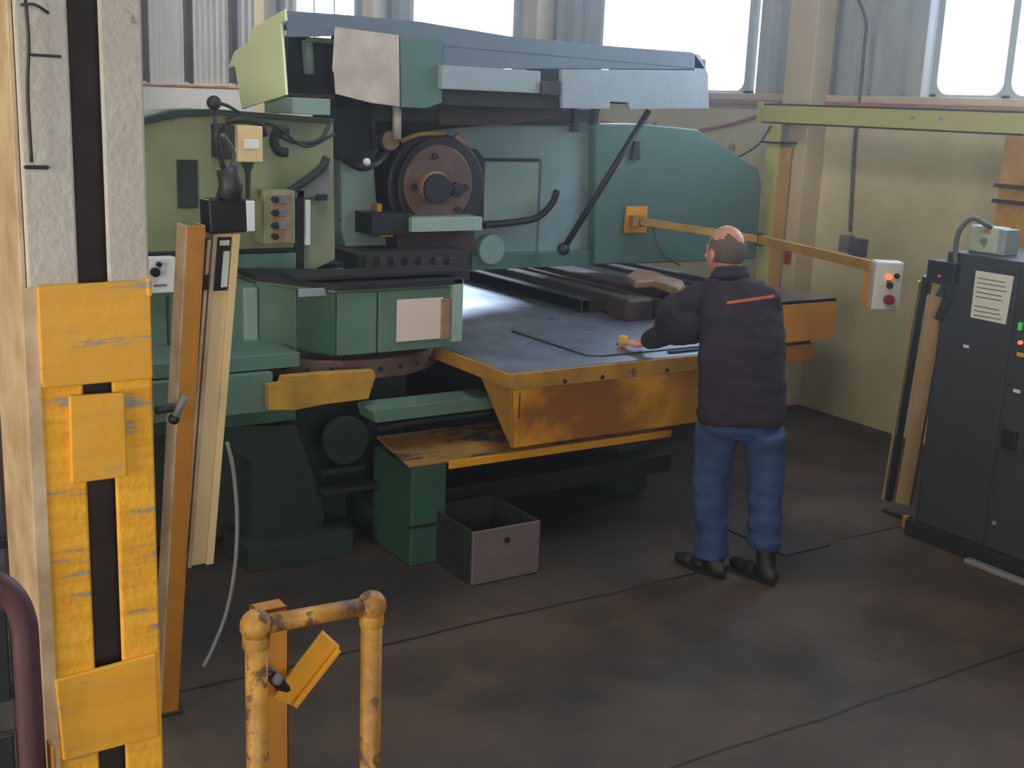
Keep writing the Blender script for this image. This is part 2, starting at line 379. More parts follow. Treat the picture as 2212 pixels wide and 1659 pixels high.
for z in (1.86, 1.765): box('post_strap', bx-.045, bx+.2, 4.34, 4.7, z-.012, z+.012, m_soot, yf)
for y_ in (4.4, 5.18, 5.4): cyl('bolt', (bx-.004, y_, 2.25), (1,0,0), .014, .02, m_galv, yf, seg=6)
tag(tube('hanging_cable', [P(1665,272,'X',6.58), P(1640,310,'X',6.6), P(1612,330,'X',6.62), P(1592,340,'X',6.65)], .009, m_cable), 'dark cable drooping from the yellow beam to the green hood', 'cable')

# ================================================================== THE PUNCH PRESS
pr = thing('punch_press', 'large green punch press with wide steel table, yellow aprons and long overhead cover', 'machine', (3.4, 6.2, 0))
# ---- left frame block
YL = 5.9
fp('frame_plate', [(300,268),(380,243),(470,238),(720,262),(722,560),(640,548),(300,552)], YL, .5, m_khaki, pr, label='khaki green oily frame plate')
fp('top_lip', [(300,258),(380,238),(470,236),(722,256),(722,268),(470,249),(380,254),(300,272)], YL-.04, .1, m_dkgreen, pr)
fb('paint_patch', (383,345), (428,450), YL-.008, .01, m_dkgreen, pr)
fb('lower_cover', (300,552), (640,612), YL-.05, .4, m_green, pr)
fb('seam_strip', (300,541), (640,549), YL-.03, .1, m_black, pr)
fb('side_cabinet', (300,618), (560,748), 5.62, .5, m_green, pr)
fb('corner_strip', (528,622), (557,742), 5.60, .03, m_greenl, pr)
fb('seam_strip', (361,640), (364,748), 5.612, .02, m_black, pr)
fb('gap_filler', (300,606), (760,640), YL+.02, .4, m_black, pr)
# second box row under the left cabinet
fb('side_ledge', (330,774), (648,806), 5.24, .5, m_green, pr)
fb('side_beam', (330,816), (590,902), 5.20, .45, m_green, pr)
fb('side_step', (330,898), (640,925), 5.25, .4, m_greend, pr)
fp('pedestal', [(330,920),(640,920),(700,1090),(700,1205),(570,1232),(545,1190),(545,1000),(490,960),(330,960)], 5.30, .6, m_dkgreen, pr)
box('body_base', 1.3, 2.98, 5.62, 7.2, .02, .9, m_dkgreen, pr)
box('pedestal_foot', 1.9, 2.45, 5.15, 5.5, 0, .12, m_dkgreen, pr)
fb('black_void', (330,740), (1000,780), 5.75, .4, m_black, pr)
# yellow nose piece on the lower body
x0 = P(580,850,'Y',5.08)
fp('yellow_guard', [(580,832),(608,828),(612,814),(700,806),(808,800),(812,812),(796,862),(700,874),(640,886),(580,886)], 5.08, .05, m_yelg, pr)
# ---- lower turret ring
tr_c = Vector((2.62, 5.72, 0))
bm = bmesh.new(); add_cyl(bm, (2.62, 5.78, .925), (0,0,1), .56, .1, 64)
o = bm_link('lower_turret', bm, m_rust, pr, bevel=.006)
for k in range(9):
    a = math.radians(-140+k*12.5)
    cyl('turret_bolt', (2.62+.556*math.cos(a), 5.78+.556*math.sin(a), .925), (math.cos(a), math.sin(a), 0), .014, .02, m_black, o, seg=10)
# ---- faceted turret housing with its panels
z0h, z1h = 1.02, 1.365
xs = [P(558,680,'Y',5.6).x, P(640,680,'Y',5.38).x, P(725,690,'Y',5.2).x, P(815,690,'Y',5.19).x, P(985,670,'Y',5.2).x]
ys = [5.6, 5.38, 5.2, 5.19, 5.2]
prism('turret_housing', [(xs[0],ys[0]+.02,z0h),(xs[1],ys[1]+.02,z0h),(xs[2],ys[2]+.02,z0h),(xs[4],ys[4]+.02,z0h),(xs[4],5.62,z0h),(xs[0],5.82,z0h)], (0,0,z1h-z0h-.03), m_green, pr, bevel=.006)
prism('housing_top', [(xs[0]-.02,ys[0]-.02,z1h-.03),(xs[2],ys[2]-.03,z1h-.03),(xs[4]+.02,ys[4]-.03,z1h-.03),(xs[4]+.02,5.5,z1h-.03),(xs[0]-.02,5.84,z1h-.03)], (0,0,.03), m_black, pr)
for i, mt in enumerate((m_green, m_greend, m_green, m_green)):
    a = Vector((xs[i]+(.008), ys[i], z0h-.008)); b = Vector((xs[i+1]-.004, ys[i+1], z0h-.008))
    n = Vector((b.y-a.y, a.x-b.x, 0)).normalized()
    q = prism('door_panel', [a, b, b+n*-.02, a+n*-.02], (0,0,z1h-z0h-.04), mt, pr, bevel=.005)
fb('plastic_label', (645,623), (705,641), 5.24, .006, m_galv, pr, label='small blank pale label strip')
fb('paper_sign', (857,645), (957,735), 5.18, .004, m_pink, pr, label='pinkish blank paper sheet')
fb('brown_strip', (952,645), (975,733), 5.178, .012, m_tan, pr)
fb('end_post', (978,602), (1000,738), 5.17, .06, m_greenl, pr)
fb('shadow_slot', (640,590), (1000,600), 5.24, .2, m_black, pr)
# ---- main head plates
YM = 6.6
fp('head_plate', [(716,256),(1297,238),(1287,568),(1060,580),(760,586),(735,545),(722,480)], YM, .22, m_blue, pr, label='pale blue green head plate')
fp('upper_beam', [(716,250),(1297,236),(1290,262),(1085,268),(722,300)], YM-.04, .05, m_soot, pr)
fp('tie_strip', [(1085,262),(1240,264),(1240,272),(1085,270)], YM-.05, .03, m_black, pr)
fb('hanger', (1240,235), (1253,285), YM-.06, .05, m_soot, pr)
fb('hanger', (1283,232), (1294,270), YM-.06, .05, m_soot, pr)
fb('inspection_panel', (1046,350), (1162,476), YM-.03, .035, m_greenl, pr)
fb('panel_seam', (1046,342), (1166,348), YM-.02, .03, m_soot, pr)
fb('groove_cover', (1166,345), (1205,560), YM-.012, .02, m_blue, pr)
fb('lower_skirt', (1020,545), (1290,578), YM-.05, .08, m_teal, pr)
cyl('round_cover', P(1058,538,'Y',YM-.05), (0,1,0), .095, .06, m_greenl, pr)
tube('bent_pipe', [P(1045,487,'Y',6.5), P(1110,480,'Y',6.5), P(1160,470,'Y',6.5), P(1192,440,'Y',6.48), P(1203,412,'Y',6.45)], .022, m_black, pr)
# hood
fp('right_hood', [(1286,268),(1390,268),(1508,280),(1640,366),(1646,400),(1634,560),(1500,566),(1284,572)], 6.52, .2, m_teal, pr, bevel=.012, label='teal green side hood with a cut off corner')
fp('hood_hook', [(1372,305),(1382,305),(1384,345),(1366,345)], 6.49, .03, m_soot, pr)
# brace
bt, bb = P(1402,238,'Y',6.1), P(1217,538,'Y',6.42)
tube('brace_rod', [bt, bb], .021, m_black, pr, curve=False)
ball('brace_joint', bb, .042, m_soot, pr)
# ---- flywheel disc
dc = P(926,400,'Y',6.4)
fw = cyl('flywheel_drum', dc+Vector((0,.06,0)), (0,1,0), .315, .28, m_black, pr, seg=64, bevel=.02)
ring = cyl('drum_rim', dc+Vector((.03,-.09,0)), (0,1,0), .295, .05, m_soot, pr, seg=64, bevel=.015)
fc = P(944,398,'Y',6.28)
dsk = cyl('disc_face', fc, (0,1,0), .232, .05, m_rust, pr, seg=64, bevel=.01)
cyl('hub', P(938,404,'Y',6.24), (0,1,0), .095, .06, m_tan, dsk, seg=40)
cyl('hub_bore', P(944,408,'Y',6.2), (0,1,0), .088, .05, m_black, dsk, seg=40)
cyl('spindle_nut', P(985,410,'Y',6.21), (0,1,0), .045, .05, m_soot, dsk, seg=8)
cyl('spindle_pin', P(985,411,'Y',6.18), (0,1,0), .018, .03, m_black, dsk, seg=12)
for x_, y_ in ((895,404),(1006,405),(940,338),(990,452)): cyl('disc_hole', P(x_,y_,'Y',6.25), (0,1,0), .02, .02, m_black, dsk, seg=12)
fp('drum_cover', [(1010,320),(1030,322),(1045,340),(1045,470),(1000,470)], 6.4, .2, m_black, pr)
fb('ledge', (890,470), (1042,500), 6.12, .35, m_greenl, pr)
fb('left_bracket', (803,462), (890,508), 6.16, .35, m_black, pr)
fp('lower_skid', [(858,505),(1025,498),(1028,545),(862,552)], 6.22, .3, m_rustd, pr)
fp('tool_holder', [(770,548),(1010,540),(1015,600),(775,606)], 6.05, .45, m_soot, pr)
fb('tool_base', (735,596), (1015,612), 6.0, .5, m_black, pr)
for k in range(7): fb('punch', (790+k*30,556), (806+k*30,592), 6.03, .03, m_rustd, pr)
cyl('guide_roller', P(840,303,'Y',6.35), (0,1,0), .056, .06, m_tan, pr)
tube('yellow_arc', [P(866,305,'Y',6.3), P(905,290,'Y',6.3), P(960,288,'Y',6.3)], .014, m_yeldk, pr)
tube('lug', [P(985,292,'Y',6.3), P(1006,312,'Y',6.3)], .02, m_tan, pr, curve=False)
fb('yellow_stop', (815,440), (826,462), 6.3, .1, m_yel, pr)
fb('yellow_stop', (820,496), (850,512), 6.2, .1, m_yel, pr)
# ram and hoses between the cover and the disc
fp('ram_block', [(722,206),(800,206),(812,300),(808,352),(740,346),(722,320)], 6.3, .3, m_black, pr)
fb('ram_beam', (722,205), (950,262), 6.32, .25, m_soot, pr)
tube('ram_rod', [P(806,225,'Y',6.25), P(805,325,'Y',6.25)], .018, m_soot, pr, curve=False)
tube('hydraulic_pipe', [P(858,225,'Y',6.2), P(857,300,'Y',6.2)], .026, m_alu, pr, curve=False)
tube('drain_hose', [P(745,345,'Y',6.2), P(780,362,'Y',6.1), P(815,352,'Y',6.1), P(835,330,'Y',6.2)], .02, m_black, pr)
ball('grease_cap', P(792,350,'Y',6.06), .022, m_whitep, pr)
# khaki panel and white bar left of the disc
fp('tool_panel', [(645,432),(722,432),(724,560),(645,600)], 5.885, .4, m_khaki, pr)
fb('white_bar', (660,432), (671,530), 5.84, .03, m_whitep, pr)
fb('dark_column', (641,410), (658,605), 5.86, .1, m_black, pr)
fp('rounded_shield', [(735,340),(810,352),(818,470),(858,500),(852,548),(800,560),(752,550),(738,500)], 6.38, .2, m_greenl, pr, bevel=.02)
fp('chute_plate', [(632,408),(700,358),(712,352),(712,425),(640,428)], 5.86, .1, m_grey, pr)
tube('chute_rail', [P(620,418,'Y',5.84), P(690,368,'Y',5.84), P(706,340,'Y',5.84)], .022, m_dkgreen, pr)
fb('chute_latch', (686,420), (708,433), 5.84, .04, m_black, pr)
fb('lower_rail', (650,582), (745,598), 5.95, .3, m_greenl, pr)
fb('lower_rail', (650,570), (745,579), 5.97, .3, m_black, pr)
# control box with knobs
cb = fb('push_button_box', (570,412), (638,527), 5.72, .16, m_khaki, pr)
fb('button_plate', (586,418), (630,524), 5.712, .01, m_tan, cb)
for k, yb in enumerate((431,460,488,511)):
    cyl('knob', P(594,yb,'Y',5.70), (0,1,0), .016, .04, m_blackp, cb, seg=16)
    if k < 3: fb('switch_block', (602,yb-10), (620,yb+9), 5.69, .03, m_grey, cb)
# junction box, its label coloured white to stand for sunlight
jb = fb('junction_box', (514,272), (568,350), 5.66, .2, m_creamp, pr, label='small beige junction box')
fb('box_label', (528,302), (560,322), 5.655, .006, m_whitep, jb)
fb('box_mount', (486,270), (513,345), 5.70, .25, m_dkgreen, pr)
fp('box_stem', [(526,352),(550,352),(542,372),(541,430),(536,430),(535,372)], 5.72, .04, m_dkgreen, pr)
fb('cream_plate', (528,434), (551,500), 5.66, .02, m_whitep, pr, label='cream plate, coloured white for the sunlight on it')  # white in place of cream, for the sun patch on it
tube('cable_hook', [P(622,282,'Y',5.8), P(600,282,'Y',5.8), P(592,305,'Y',5.8), P(602,326,'Y',5.8), P(620,330,'Y',5.8)], .024, m_dkgreen, pr)
tube('cable', [P(600,292,'Y',5.8), P(640,308,'Y',5.78), P(690,302,'Y',5.8), P(716,262,'Y',5.85)], .01, m_dkgreen, pr)
tube('cable', [P(560,262,'Y',5.8), P(600,275,'Y',5.76), P(660,316,'Y',5.78), P(722,290,'Y',5.85)], .008, m_dkgreen, pr)
tube('cable', [P(488,262,'Y',5.75), P(520,258,'Y',5.72), P(560,266,'Y',5.72), P(572,292,'Y',5.74)], .018, m_soot, pr)
# goose neck lamp on the frame top
gl = tube('lamp_arm', [P(520,245,'Y',5.75), P(490,228,'Y',5.7), P(464,222,'Y',5.65)], .008, m_dkgreen, pr)
ball('lamp_head', P(462,222,'Y',5.62), .034, m_soot, gl)
tube('lamp_cable', [P(464,240,'Y',5.62), P(466,290,'Y',5.6), P(474,330,'Y',5.55), P(486,362,'Y',5.5)], .009, m_soot, pr)
# white two knob plate at the far left
wp = fb('selector_plate', (324,556), (380,633), 5.55, .06, m_whitep, pr, label='white switch plate with two black knobs')
cyl('knob', P(343,571,'Y',5.54), (0,1,0), .012, .03, m_blackp, wp, seg=16)
cyl('knob', P(335,588,'Y',5.54), (0,1,0), .022, .03, m_blackp, wp, seg=16)
fb('printed_line', (332,614), (361,619), 5.546, .005, m_grey, wp)

# ---- overhead cover
YC = 6.0
zct = 2.61
xc0 = P(622,100,'Y',YC).x; xc1 = P(1500,130,'Y',YC).x
cv = fp('cover_fascia', [(620,23),(760,33),(910,47),(1100,78),(1300,98),(1500,115),(1525,150),(720,78),(660,80),(622,80)], YC, .02, m_fascia, pr)
box('cover_roof', xc0+.02, xc1, YC+.02, 6.4, 2.57, 2.595, m_fascia, pr)
# lime end cap: a folded plate on the left end, running back along Y
e = [P(x,y,'X',xc0) for x, y in ((621,20),(622,45),(612,50),(623,205),(527,236),(513,146),(508,143),(497,148),(511,112),(545,90),(548,62))]
prism('end_plate', e, (-.015,0,0), m_lime, pr, label='faded lime yellow end plate')
fb('cover_dark_back', (622,80), (725,205), YC+.35, .05, m_soot, pr)
fb('cover_inner_bar', (722,78), (960,236), YC+.3, .05, m_soot, pr)
tube('oil_tube', [P(664,86,'Y',YC+.2), P(668,160,'Y',YC+.2)], .03, m_greenl, pr, curve=False)
fb('inner_rail', (668,82), (722,92), YC+.1, .05, m_green, pr)
fb('cover_underside', (630,203), (722,212), YC+.1, .5, m_rustd, pr)
fb('green_block', (632,212), (714,248), 6.02, .4, m_greenl, pr)
fp('aluminium_sheet', [(724,58),(862,76),(864,231),(800,222),(725,203),(722,160),(718,150)], YC-.02, .008, m_alu, pr, label='scuffed bare aluminium sheet')
fp('green_panel', [(864,78),(955,84),(955,222),(920,234),(866,232)], YC-.01, .02, m_teal, pr)
fp('fascia_lower', [(955,84),(1525,128),(1525,150),(955,148)], YC+.005, .02, m_fascia, pr)
fb('grey_rail', (955,147), (1168,197), YC-.05, .06, m_galv, pr)
fb('rail_bracket', (1170,176), (1212,205), YC-.07, .08, m_soot, pr)
fb('under_beam', (955,198), (1214,232), YC+.03, .3, m_soot, pr)
fp('under_beam', [(950,226),(1214,230),(1214,252),(1100,270),(950,270)], YC+.3, .2, m_rustd, pr)
fp('right_cover', [(1213,150),(1512,152),(1530,172),(1532,235),(1360,236),(1358,222),(1318,220),(1318,236),(1215,234)], YC-.04, .03, m_galv, pr, label='pale grey cover panel with a notched edge')
fp('cover_end', [(1500,116),(1512,118),(1530,160),(1530,178),(1500,178)], YC, .9, m_galv, pr)
fb('notch_strip', (1316,213), (1360,224), YC-.01, .05, m_black, pr)
box('cover_post', 3.2, 3.5, 6.85, 7.05, 2.1, 2.6, m_dkgreen, pr)
box('cover_post', 4.6, 4.9, 6.85, 7.05, 2.1, 2.6, m_dkgreen, pr)

# ---- the table
TZ = .98
top = [(3.04,4.68),(4.86,4.68),(4.86,5.86),(6.56,5.86),(6.56,6.36),(6.45,6.36),(6.3,7.95),(3.04,7.95)]
prism('table_top', [(x,y,TZ-.03) for x, y in top], (0,0,.03), m_steel, pr, label='oily worn steel table top')
s0, s1 = P(1108,716,'Z',TZ), P(1261,768,'Z',TZ)
box('front_strip', 3.04, 4.86, 4.665, 4.69, .895, TZ-.004, m_yeldk, pr)
box('side_strip', 3.025, 3.05, 4.67, 5.5, .905, TZ-.004, m_yeldk, pr)
prism('front_apron', [(3.075,4.70,.90),(4.86,4.70,.90),(4.86,4.73,.585),(3.10,4.73,.585)], (0,.02,0), m_apron, pr, label='yellow front apron')
prism('side_apron', [(3.06,4.70,.90),(3.06,4.99,.90),(3.10,4.75,.585),(3.10,4.73,.585)], (.015,0,0), m_yeldk, pr)
box('seam_strip', 3.113, 3.119, 4.703, 4.705, .74, .895, m_soot, pr, bevel=0)
for xq in (3.35, 3.58, 4.0): cyl('apron_bolt', (xq,4.668,.915), (0,1,0), .013, .02, m_soot, pr, seg=6)
box('right_apron', 4.86, 6.56, 5.86, 5.88, .68, TZ-.004, m_yel, pr, label='yellow apron of the table extension')
box('right_lower_strip', 4.86, 6.42, 5.9, 5.93, .53, .645, m_orange, pr)
box('right_gap', 4.86, 6.40, 5.92, 5.99, .60, .70, m_black, pr)
box('right_side_apron', 6.54, 6.56, 5.88, 6.36, .68, TZ-.004, m_yel, pr)
box('table_underframe', 3.35, 4.8, 5.2, 7.6, .60, .95, m_black, pr)
box('extension_underframe', 4.8, 6.3, 6.0, 7.6, .60, .95, m_black, pr)
box('rear_leg', 3.3, 3.6, 6.9, 7.3, 0, .6, m_dkgreen, pr)
box('rear_leg', 5.7, 6.0, 6.9, 7.3, 0, .6, m_dkgreen, pr)
# ---- carriage with its rails on the table
cr = box('carriage', 4.37, 5.85, 5.95, 7.95, TZ, 1.06, m_carr, pr, label='dark oily carriage')
for i, (xa, xb, ya, h, mt) in enumerate(((4.37,4.44,5.95,1.065,m_black),(4.52,4.62,5.7,1.10,m_rustd),(4.70,4.74,5.6,1.10,m_rustd),(4.83,5.03,5.75,1.115,m_rustd),(5.45,5.55,5.9,1.09,m_soot),(5.72,5.76,5.9,1.085,m_rustd))):
    box('guide_rail', xa, xb, ya, 7.9, TZ+.005, h, mt, pr, bevel=.008)
ck = P(1366,650,'Z',1.05)
box('clamp_body', 4.46, 4.66, 5.60, 5.80, TZ, 1.11, m_rustd, pr, bevel=.015)
q = P(1384,682,'Z',TZ)
box('clamp_block', q.x-.06, q.x+.05, q.y, q.y+.1, TZ, 1.09, m_pink, pr, bevel=.012, label='pale pinkish clamp block')
prism('clamp_arm', [P(x,y,'Z',1.14) for x, y in ((1352,610),(1372,598),(1410,600),(1440,612),(1474,622),(1478,632),(1466,642),(1440,632),(1410,622),(1372,624))], (0,0,.05), m_tan, pr, bevel=.01, label='tan curved clamp arm')
box('clamp_foot', 4.82, 5.02, 5.3, 5.7, TZ, 1.1, m_black, pr, bevel=.01)
box('clamp_foot', 4.95, 5.12, 5.56, 5.9, TZ, 1.14, m_rustd, pr, bevel=.01)
# bright thing catching the light at the edge
# ---- lower rail, tray and legs
fp('channel_rail', [(806,890),(812,885),(1072,856),(1072,882),(812,914)], 5.0, .18, m_green, pr)
fp('channel_flange', [(816,922),(880,910),(1060,888),(1060,896),(890,918),(820,932)], 5.02, .1, m_soot, pr)
ya, yb = 4.87, 5.22
ta, tb_ = P(884,1008,'Y',ya), P(865,936,'Y',yb)
tc, td = P(1448,938,'Y',ya), P(1070,905,'Y',yb)
tray = prism('sloping_tray', [ta, (tc.x,ya,ta.z), (tc.x,yb,tb_.z), (ta.x,yb,tb_.z)], (0,.004,-.012), m_tray, pr, label='worn yellow sloping tray')
box('tray_lip', P(968,1010,'Y',ya).x, tc.x, ya-.012, ya, ta.z-.04, ta.z+.002, m_yel, pr)
bl, br = P(888,1222,'Y',4.87), P(958,1212,'Y',4.87)
bm = bmesh.new()
lx0, lx1 = P(888,1100,'Y',4.87).x, P(963,1100,'Y',4.87).x
zl = P(925,1008,'Y',4.87).z
add_prism(bm, [(lx0,4.87,0),(lx1-.03,4.87,0),(lx1,4.87,.12),(lx1,4.87,zl),(lx0,4.87,zl)], (0,.42,0))
bm_link('front_leg', bm, m_greend, pr, bevel=.008)
box('leg_seam', lx0-.001, lx1+.001, 4.868, 4.9, .195, .21, m_black, pr, bevel=0)
box('foot_beam', lx0+.005, lx1-.05, 5.29, 6.4, 0, .16, m_dkgreen, pr)
box('cross_beam', lx1, 4.5, 5.15, 5.35, .16, .27, m_black, pr)
box('right_leg', 4.22, 4.45, 5.3, 5.75, 0, .62, m_dkgreen, pr)
box('under_body', 3.0, 4.3, 5.55, 7.0, .0, .6, m_black, pr)
fb('pipe_flange', (700,1010), (790,1022), 5.26, .05, m_dkgreen, pr)
cyl('drive_wheel', P(745,950,'Y',5.24), (0,1,0), .12, .05, m_dkgreen, pr)
fb('inner_shelf', (700,1052), (850,1062), 5.2, .1, m_soot, pr)

# ---- pendant arm
YH = 6.52
pa = thing('pendant_control', 'white push button pendant on a jointed yellow arm fixed to the green hood', 'control pendant', (5.3, 6.5, 1.4))
fb('mounting_plate', (1352,446), (1398,503), YH-.02, .02, m_yel, pa)
fb('arm_clamp', (1368,466), (1396,490), YH-.07, .05, m_yelold, pa)
A0 = P(1382,478,'Y',YH-.06); zA = A0.z
EL = Vector((5.95, 6.1, 1.388)); EL = P(1640,517,'Y',6.1)
PE = P(1884,574,'X',5.62)
def bar(name, a, b, w, h, mat, parent):
    u = (b-a).normalized(); s = Vector((0,0,1)).cross(u).normalized()
    return obox(name, (a+b)/2, u, s, (b-a).length/2, w/2, h/2, mat, parent)
bar('inner_arm', A0, EL, .04, .052, m_yelg, pa)
bar('outer_arm', EL, PE, .04, .06, m_yelg, pa)
cyl('elbow', EL, (0,0,1), .03, .09, m_soot, pa)
tube('arm_cable', [A0+Vector((.1,-.02,-.04)), A0+Vector((.16,-.05,-.2)), A0+Vector((.3,-.1,-.3))], .008, m_cable, pa)
drop = P(1872,612,'X',5.62)
obox('drop_bracket', P(1876,620,'X',5.63), (0,0,1), (0,1,0), .115, .03, .014, m_yel, pa)
pu = Vector((.82,-.57,0)).normalized()          # along the front face
pbx = P(1912,616,'X',5.66)
pk = obox('pendant_box', pbx, pu, (.57,.82,0), .082, .055, .145, m_whitep, pa, bevel=.012)
nf = Vector((-.57,-.82,0)).normalized()
def onface(u, v): return pbx + pu*u + Vector((0,0,v)) + nf*.058
for u, v, r, mt, nm in ((-.0,.055,.018,m_lamp_o,'lamp'),(.045,.065,.016,m_blackp,'button'),(.01,.008,.02,m_blackp,'button'),(.0,.032,.012,m_orange,'button')):
    cyl(nm, onface(u, v), nf, r, .022, mt, pk, seg=20)
ob = cyl('stop_button', onface(.012,-.075)+nf*.012, nf, .03, .04, m_red, pk, seg=24)

# ================================================================== THINGS UNDER AND AROUND THE PRESS
tbx = thing('metal_bin', 'open grey lilac metal box with a round hole, on the floor under the table', 'box', (2.95, 4.7, 0))
a = P(1019,1267,'Y',4.52); b = P(1158,1240,'Y',4.52); t1 = P(1018,1163,'Y',4.52); t2 = P(1168,1136,'Y',4.52)
hx0, hx1, hz = a.x, P(1165,1190,'Y',4.52).x, .27
box('front_panel', hx0, hx1, 4.52, 4.535, .004, hz, m_box, tbx)
box('side_panel', hx0, hx0+.012, 4.535, 4.95, .004, hz, m_soot, tbx)
box('side_panel', hx1-.012, hx1, 4.535, 4.95, .004, hz, m_soot, tbx)
box('rear_panel', hx0, hx1, 4.95, 4.962, .004, hz, m_soot, tbx)
box('bottom', hx0, hx1, 4.53, 4.955, 0, .012, m_soot, tbx)
cyl('finger_hole', P(1095,1166,'Y',4.517), (0,1,0), .017, .008, m_black, tbx, seg=20)

# ---- loose strip and yellow tool on the table
wk = tag(prism('sheet_blank', [(3.63,5.58,TZ),(3.63,4.87,TZ),(3.70,4.83,TZ),(4.80,4.83,TZ),(4.80,5.3,TZ),(4.3,5.58,TZ)], (0,0,.004), m_steel, bevel=0), 'large thin steel sheet lying on the press table, its dark edge towards us', 'metal sheet')
prism('dark_edge', [(3.618,5.58,TZ),(3.618,4.865,TZ),(3.695,4.815,TZ),(4.80,4.815,TZ),(4.80,4.83,TZ),(3.70,4.83,TZ),(3.632,4.87,TZ),(3.632,5.58,TZ)], (0,0,.006), m_black, wk, bevel=0)
tag(box('steel_strip', 4.08, 4.72, 4.74, 4.765, TZ, TZ+.012, m_soot, bevel=.002), 'narrow grey steel strip lying along the front edge of the table', 'metal strip')

# ================================================================== RIGHT: ELECTRICAL CABINET
ec = thing('electrical_cabinet', 'dark grey electrical cabinet with a paper notice at the right edge', 'cabinet', (5.6, 3.3, 0))
box('body', 5.3, 5.9, 2.3, 4.02, .06, 1.575, m_dgrey, ec, bevel=.008)
box('corner_box', 5.3, 5.6, 4.02, 4.13, 1.33, 1.50, m_dgrey, ec)
box('plinth', 5.27, 5.9, 2.3, 4.06, 0, .09, m_black, ec)
box('door', 5.288, 5.3, 2.35, 3.555, .1, 1.55, m_dgrey, ec, bevel=.003)
box('side_door', 5.290, 5.3, 3.585, 4.0, .1, 1.55, m_dgrey, ec, bevel=.003)
npts = [P(x,y,'X',5.287) for x, y in ((2108,584),(2190,597),(2172,701),(2096,685))]
pn = prism('notice', npts, (.003,0,0), m_paper, ec, bevel=0, label='pale paper notice, text unreadable')
for i in range(9):
    yy = 600+i*10
    if i == 5: continue
    a = P(2112-i*1.2, yy-1, 'X', 5.2865); b = P(2170-i*2+(i%3)*4, yy+9, 'X', 5.2865)
    prism('printed_line', [a, b, b-Vector((0,0,.006)), a-Vector((0,0,.006))], (.0006,0,0), m_grey, pn, bevel=0)
q = P(2088,749,'X',5.285); box('small_label', q.x, q.x+.003, q.y-.012, q.y+.02, q.z-.006, q.z+.008, m_paper, ec, bevel=0)
q = P(2196,845,'X',5.283); box('small_label', q.x, q.x+.003, q.y-.02, q.y+.02, q.z-.008, q.z+.008, m_paper, ec, bevel=0)
q = P(2180,955,'X',5.26); box('latch', q.x, q.x+.03, q.y-.03, q.y+.05, q.z-.04, q.z+.05, m_blackp, ec)
q = P(2204,705,'X',5.28); box('green_lamp', q.x-.01, q.x+.01, q.y-.01, q.y+.01, q.z-.02, q.z+.02, m_lamp_g, ec)
q = P(2204,740,'X',5.28); cyl('orange_lamp', q, (1,0,0), .01, .02, m_lamp_o, ec)
q = P(2203,765,'X',5.28); box('yellow_label', q.x-.003, q.x+.003, q.y-.03, q.y+.015, q.z-.012, q.z+.008, m_yel, ec, bevel=0)
q = P(2148,1130,'X',5.285); cyl('bolt_head', q, (1,0,0), .012, .02, m_grey, ec)
q = P(2192,1215,'X',5.22); tag(box('floor_conduit', q.x-.02, q.x+.03, 2.6, 3.62, 0, .03, m_grey, bevel=.01), 'grey conduit strip on the floor in front of the dark cabinet', 'conduit')
# pale green box on top with grey conduit
gb = thing('cabinet_top_box', 'pale green switch box with a grey hose, standing on the dark cabinet', 'switch box', (5.45, 3.85, 1.575))
c0 = P(2120,520,'X',5.42)
box('casing', 5.42, 5.52, c0.y-.1, c0.y+.08, 1.576, c0.z+.075, m_lblgrn, gb, bevel=.008)
box('side_cover', 5.415, 5.53, c0.y-.145, c0.y-.1, 1.576, c0.z+.07, m_galv, gb)
q = P(2132,500,'X',5.415); box('orange_sticker', q.x, q.x+.004, q.y-.02, q.y+.02, q.z-.008, q.z+.008, m_orange, gb, bevel=0)
q = P(2125,520,'X',5.412); cyl('selector', q, (1,0,0), .016, .02, m_grey, gb)
tube('hose', [P(2067,598,'X',5.28), P(2064,545,'X',5.27), P(2072,500,'X',5.3), P(2100,472,'X',5.36), P(2128,484,'X',5.4), P(2146,496,'X',5.44)], .013, m_cable, gb)

# right light curtain bar
rl = thing('light_curtain', 'slim tan safety light bar leaning against the left side of the dark cabinet', 'light curtain', (5.5, 4.3, 0))
def leanbar(name, top, bot, w, d, mat, parent, u=(0,1,0), bevel=.003, **k):
    top, bot = Vector(top), Vector(bot); zax = (top-bot).normalized()
    return obox(name, (top+bot)/2, zax, Vector(u), (top-bot).length/2, w/2, d/2, mat, parent, bevel=bevel, **k)
tp, bt_ = P(2034,612,'X',5.32), P(1952,1086,'X',5.5)
vv = Vector((.35,-.94,0))
leanbar('light_bar', tp, bt_, .085, .05, m_tanbar, rl, u=vv)
off = Vector((-.035,.075,0))
leanbar('black_rail', tp+off+Vector((0,0,.03)), bt_+off, .03, .04, m_blackp, rl, u=vv)
off2 = Vector((-.05,.105,0))
leanbar('edge_strip', tp+off2, bt_+off2, .014, .03, m_tanbar, rl, u=vv)
leanbar('label_strip', P(2048,640,'X',5.30)+Vector((0,-.01,0)), P(2030,690,'X',5.30), .05, .05, m_blackp, rl, u=vv)
hb = P(2030,585,'X',5.28)
box('cap', hb.x-.04, hb.x+.08, hb.y-.12, hb.y+.05, hb.z-.05, hb.z+.055, m_blackp, rl)
cyl('status_lamp', P(2029,596,'X',5.235), (1,0,0), .008, .012, m_lamp_r, rl)
bz = bt_.z
box('foot', bt_.x-.03, bt_.x+.03, bt_.y-.05, bt_.y+.12, .0, .02, m_soot, rl)
q = P(1985,1090,'Z',.03)
tag(box('yellow_clip', 5.36, 5.39, 4.12, 4.15, 0, .07, m_yeldk), 'small orange block on the floor by the foot of the tan light bar', 'block')

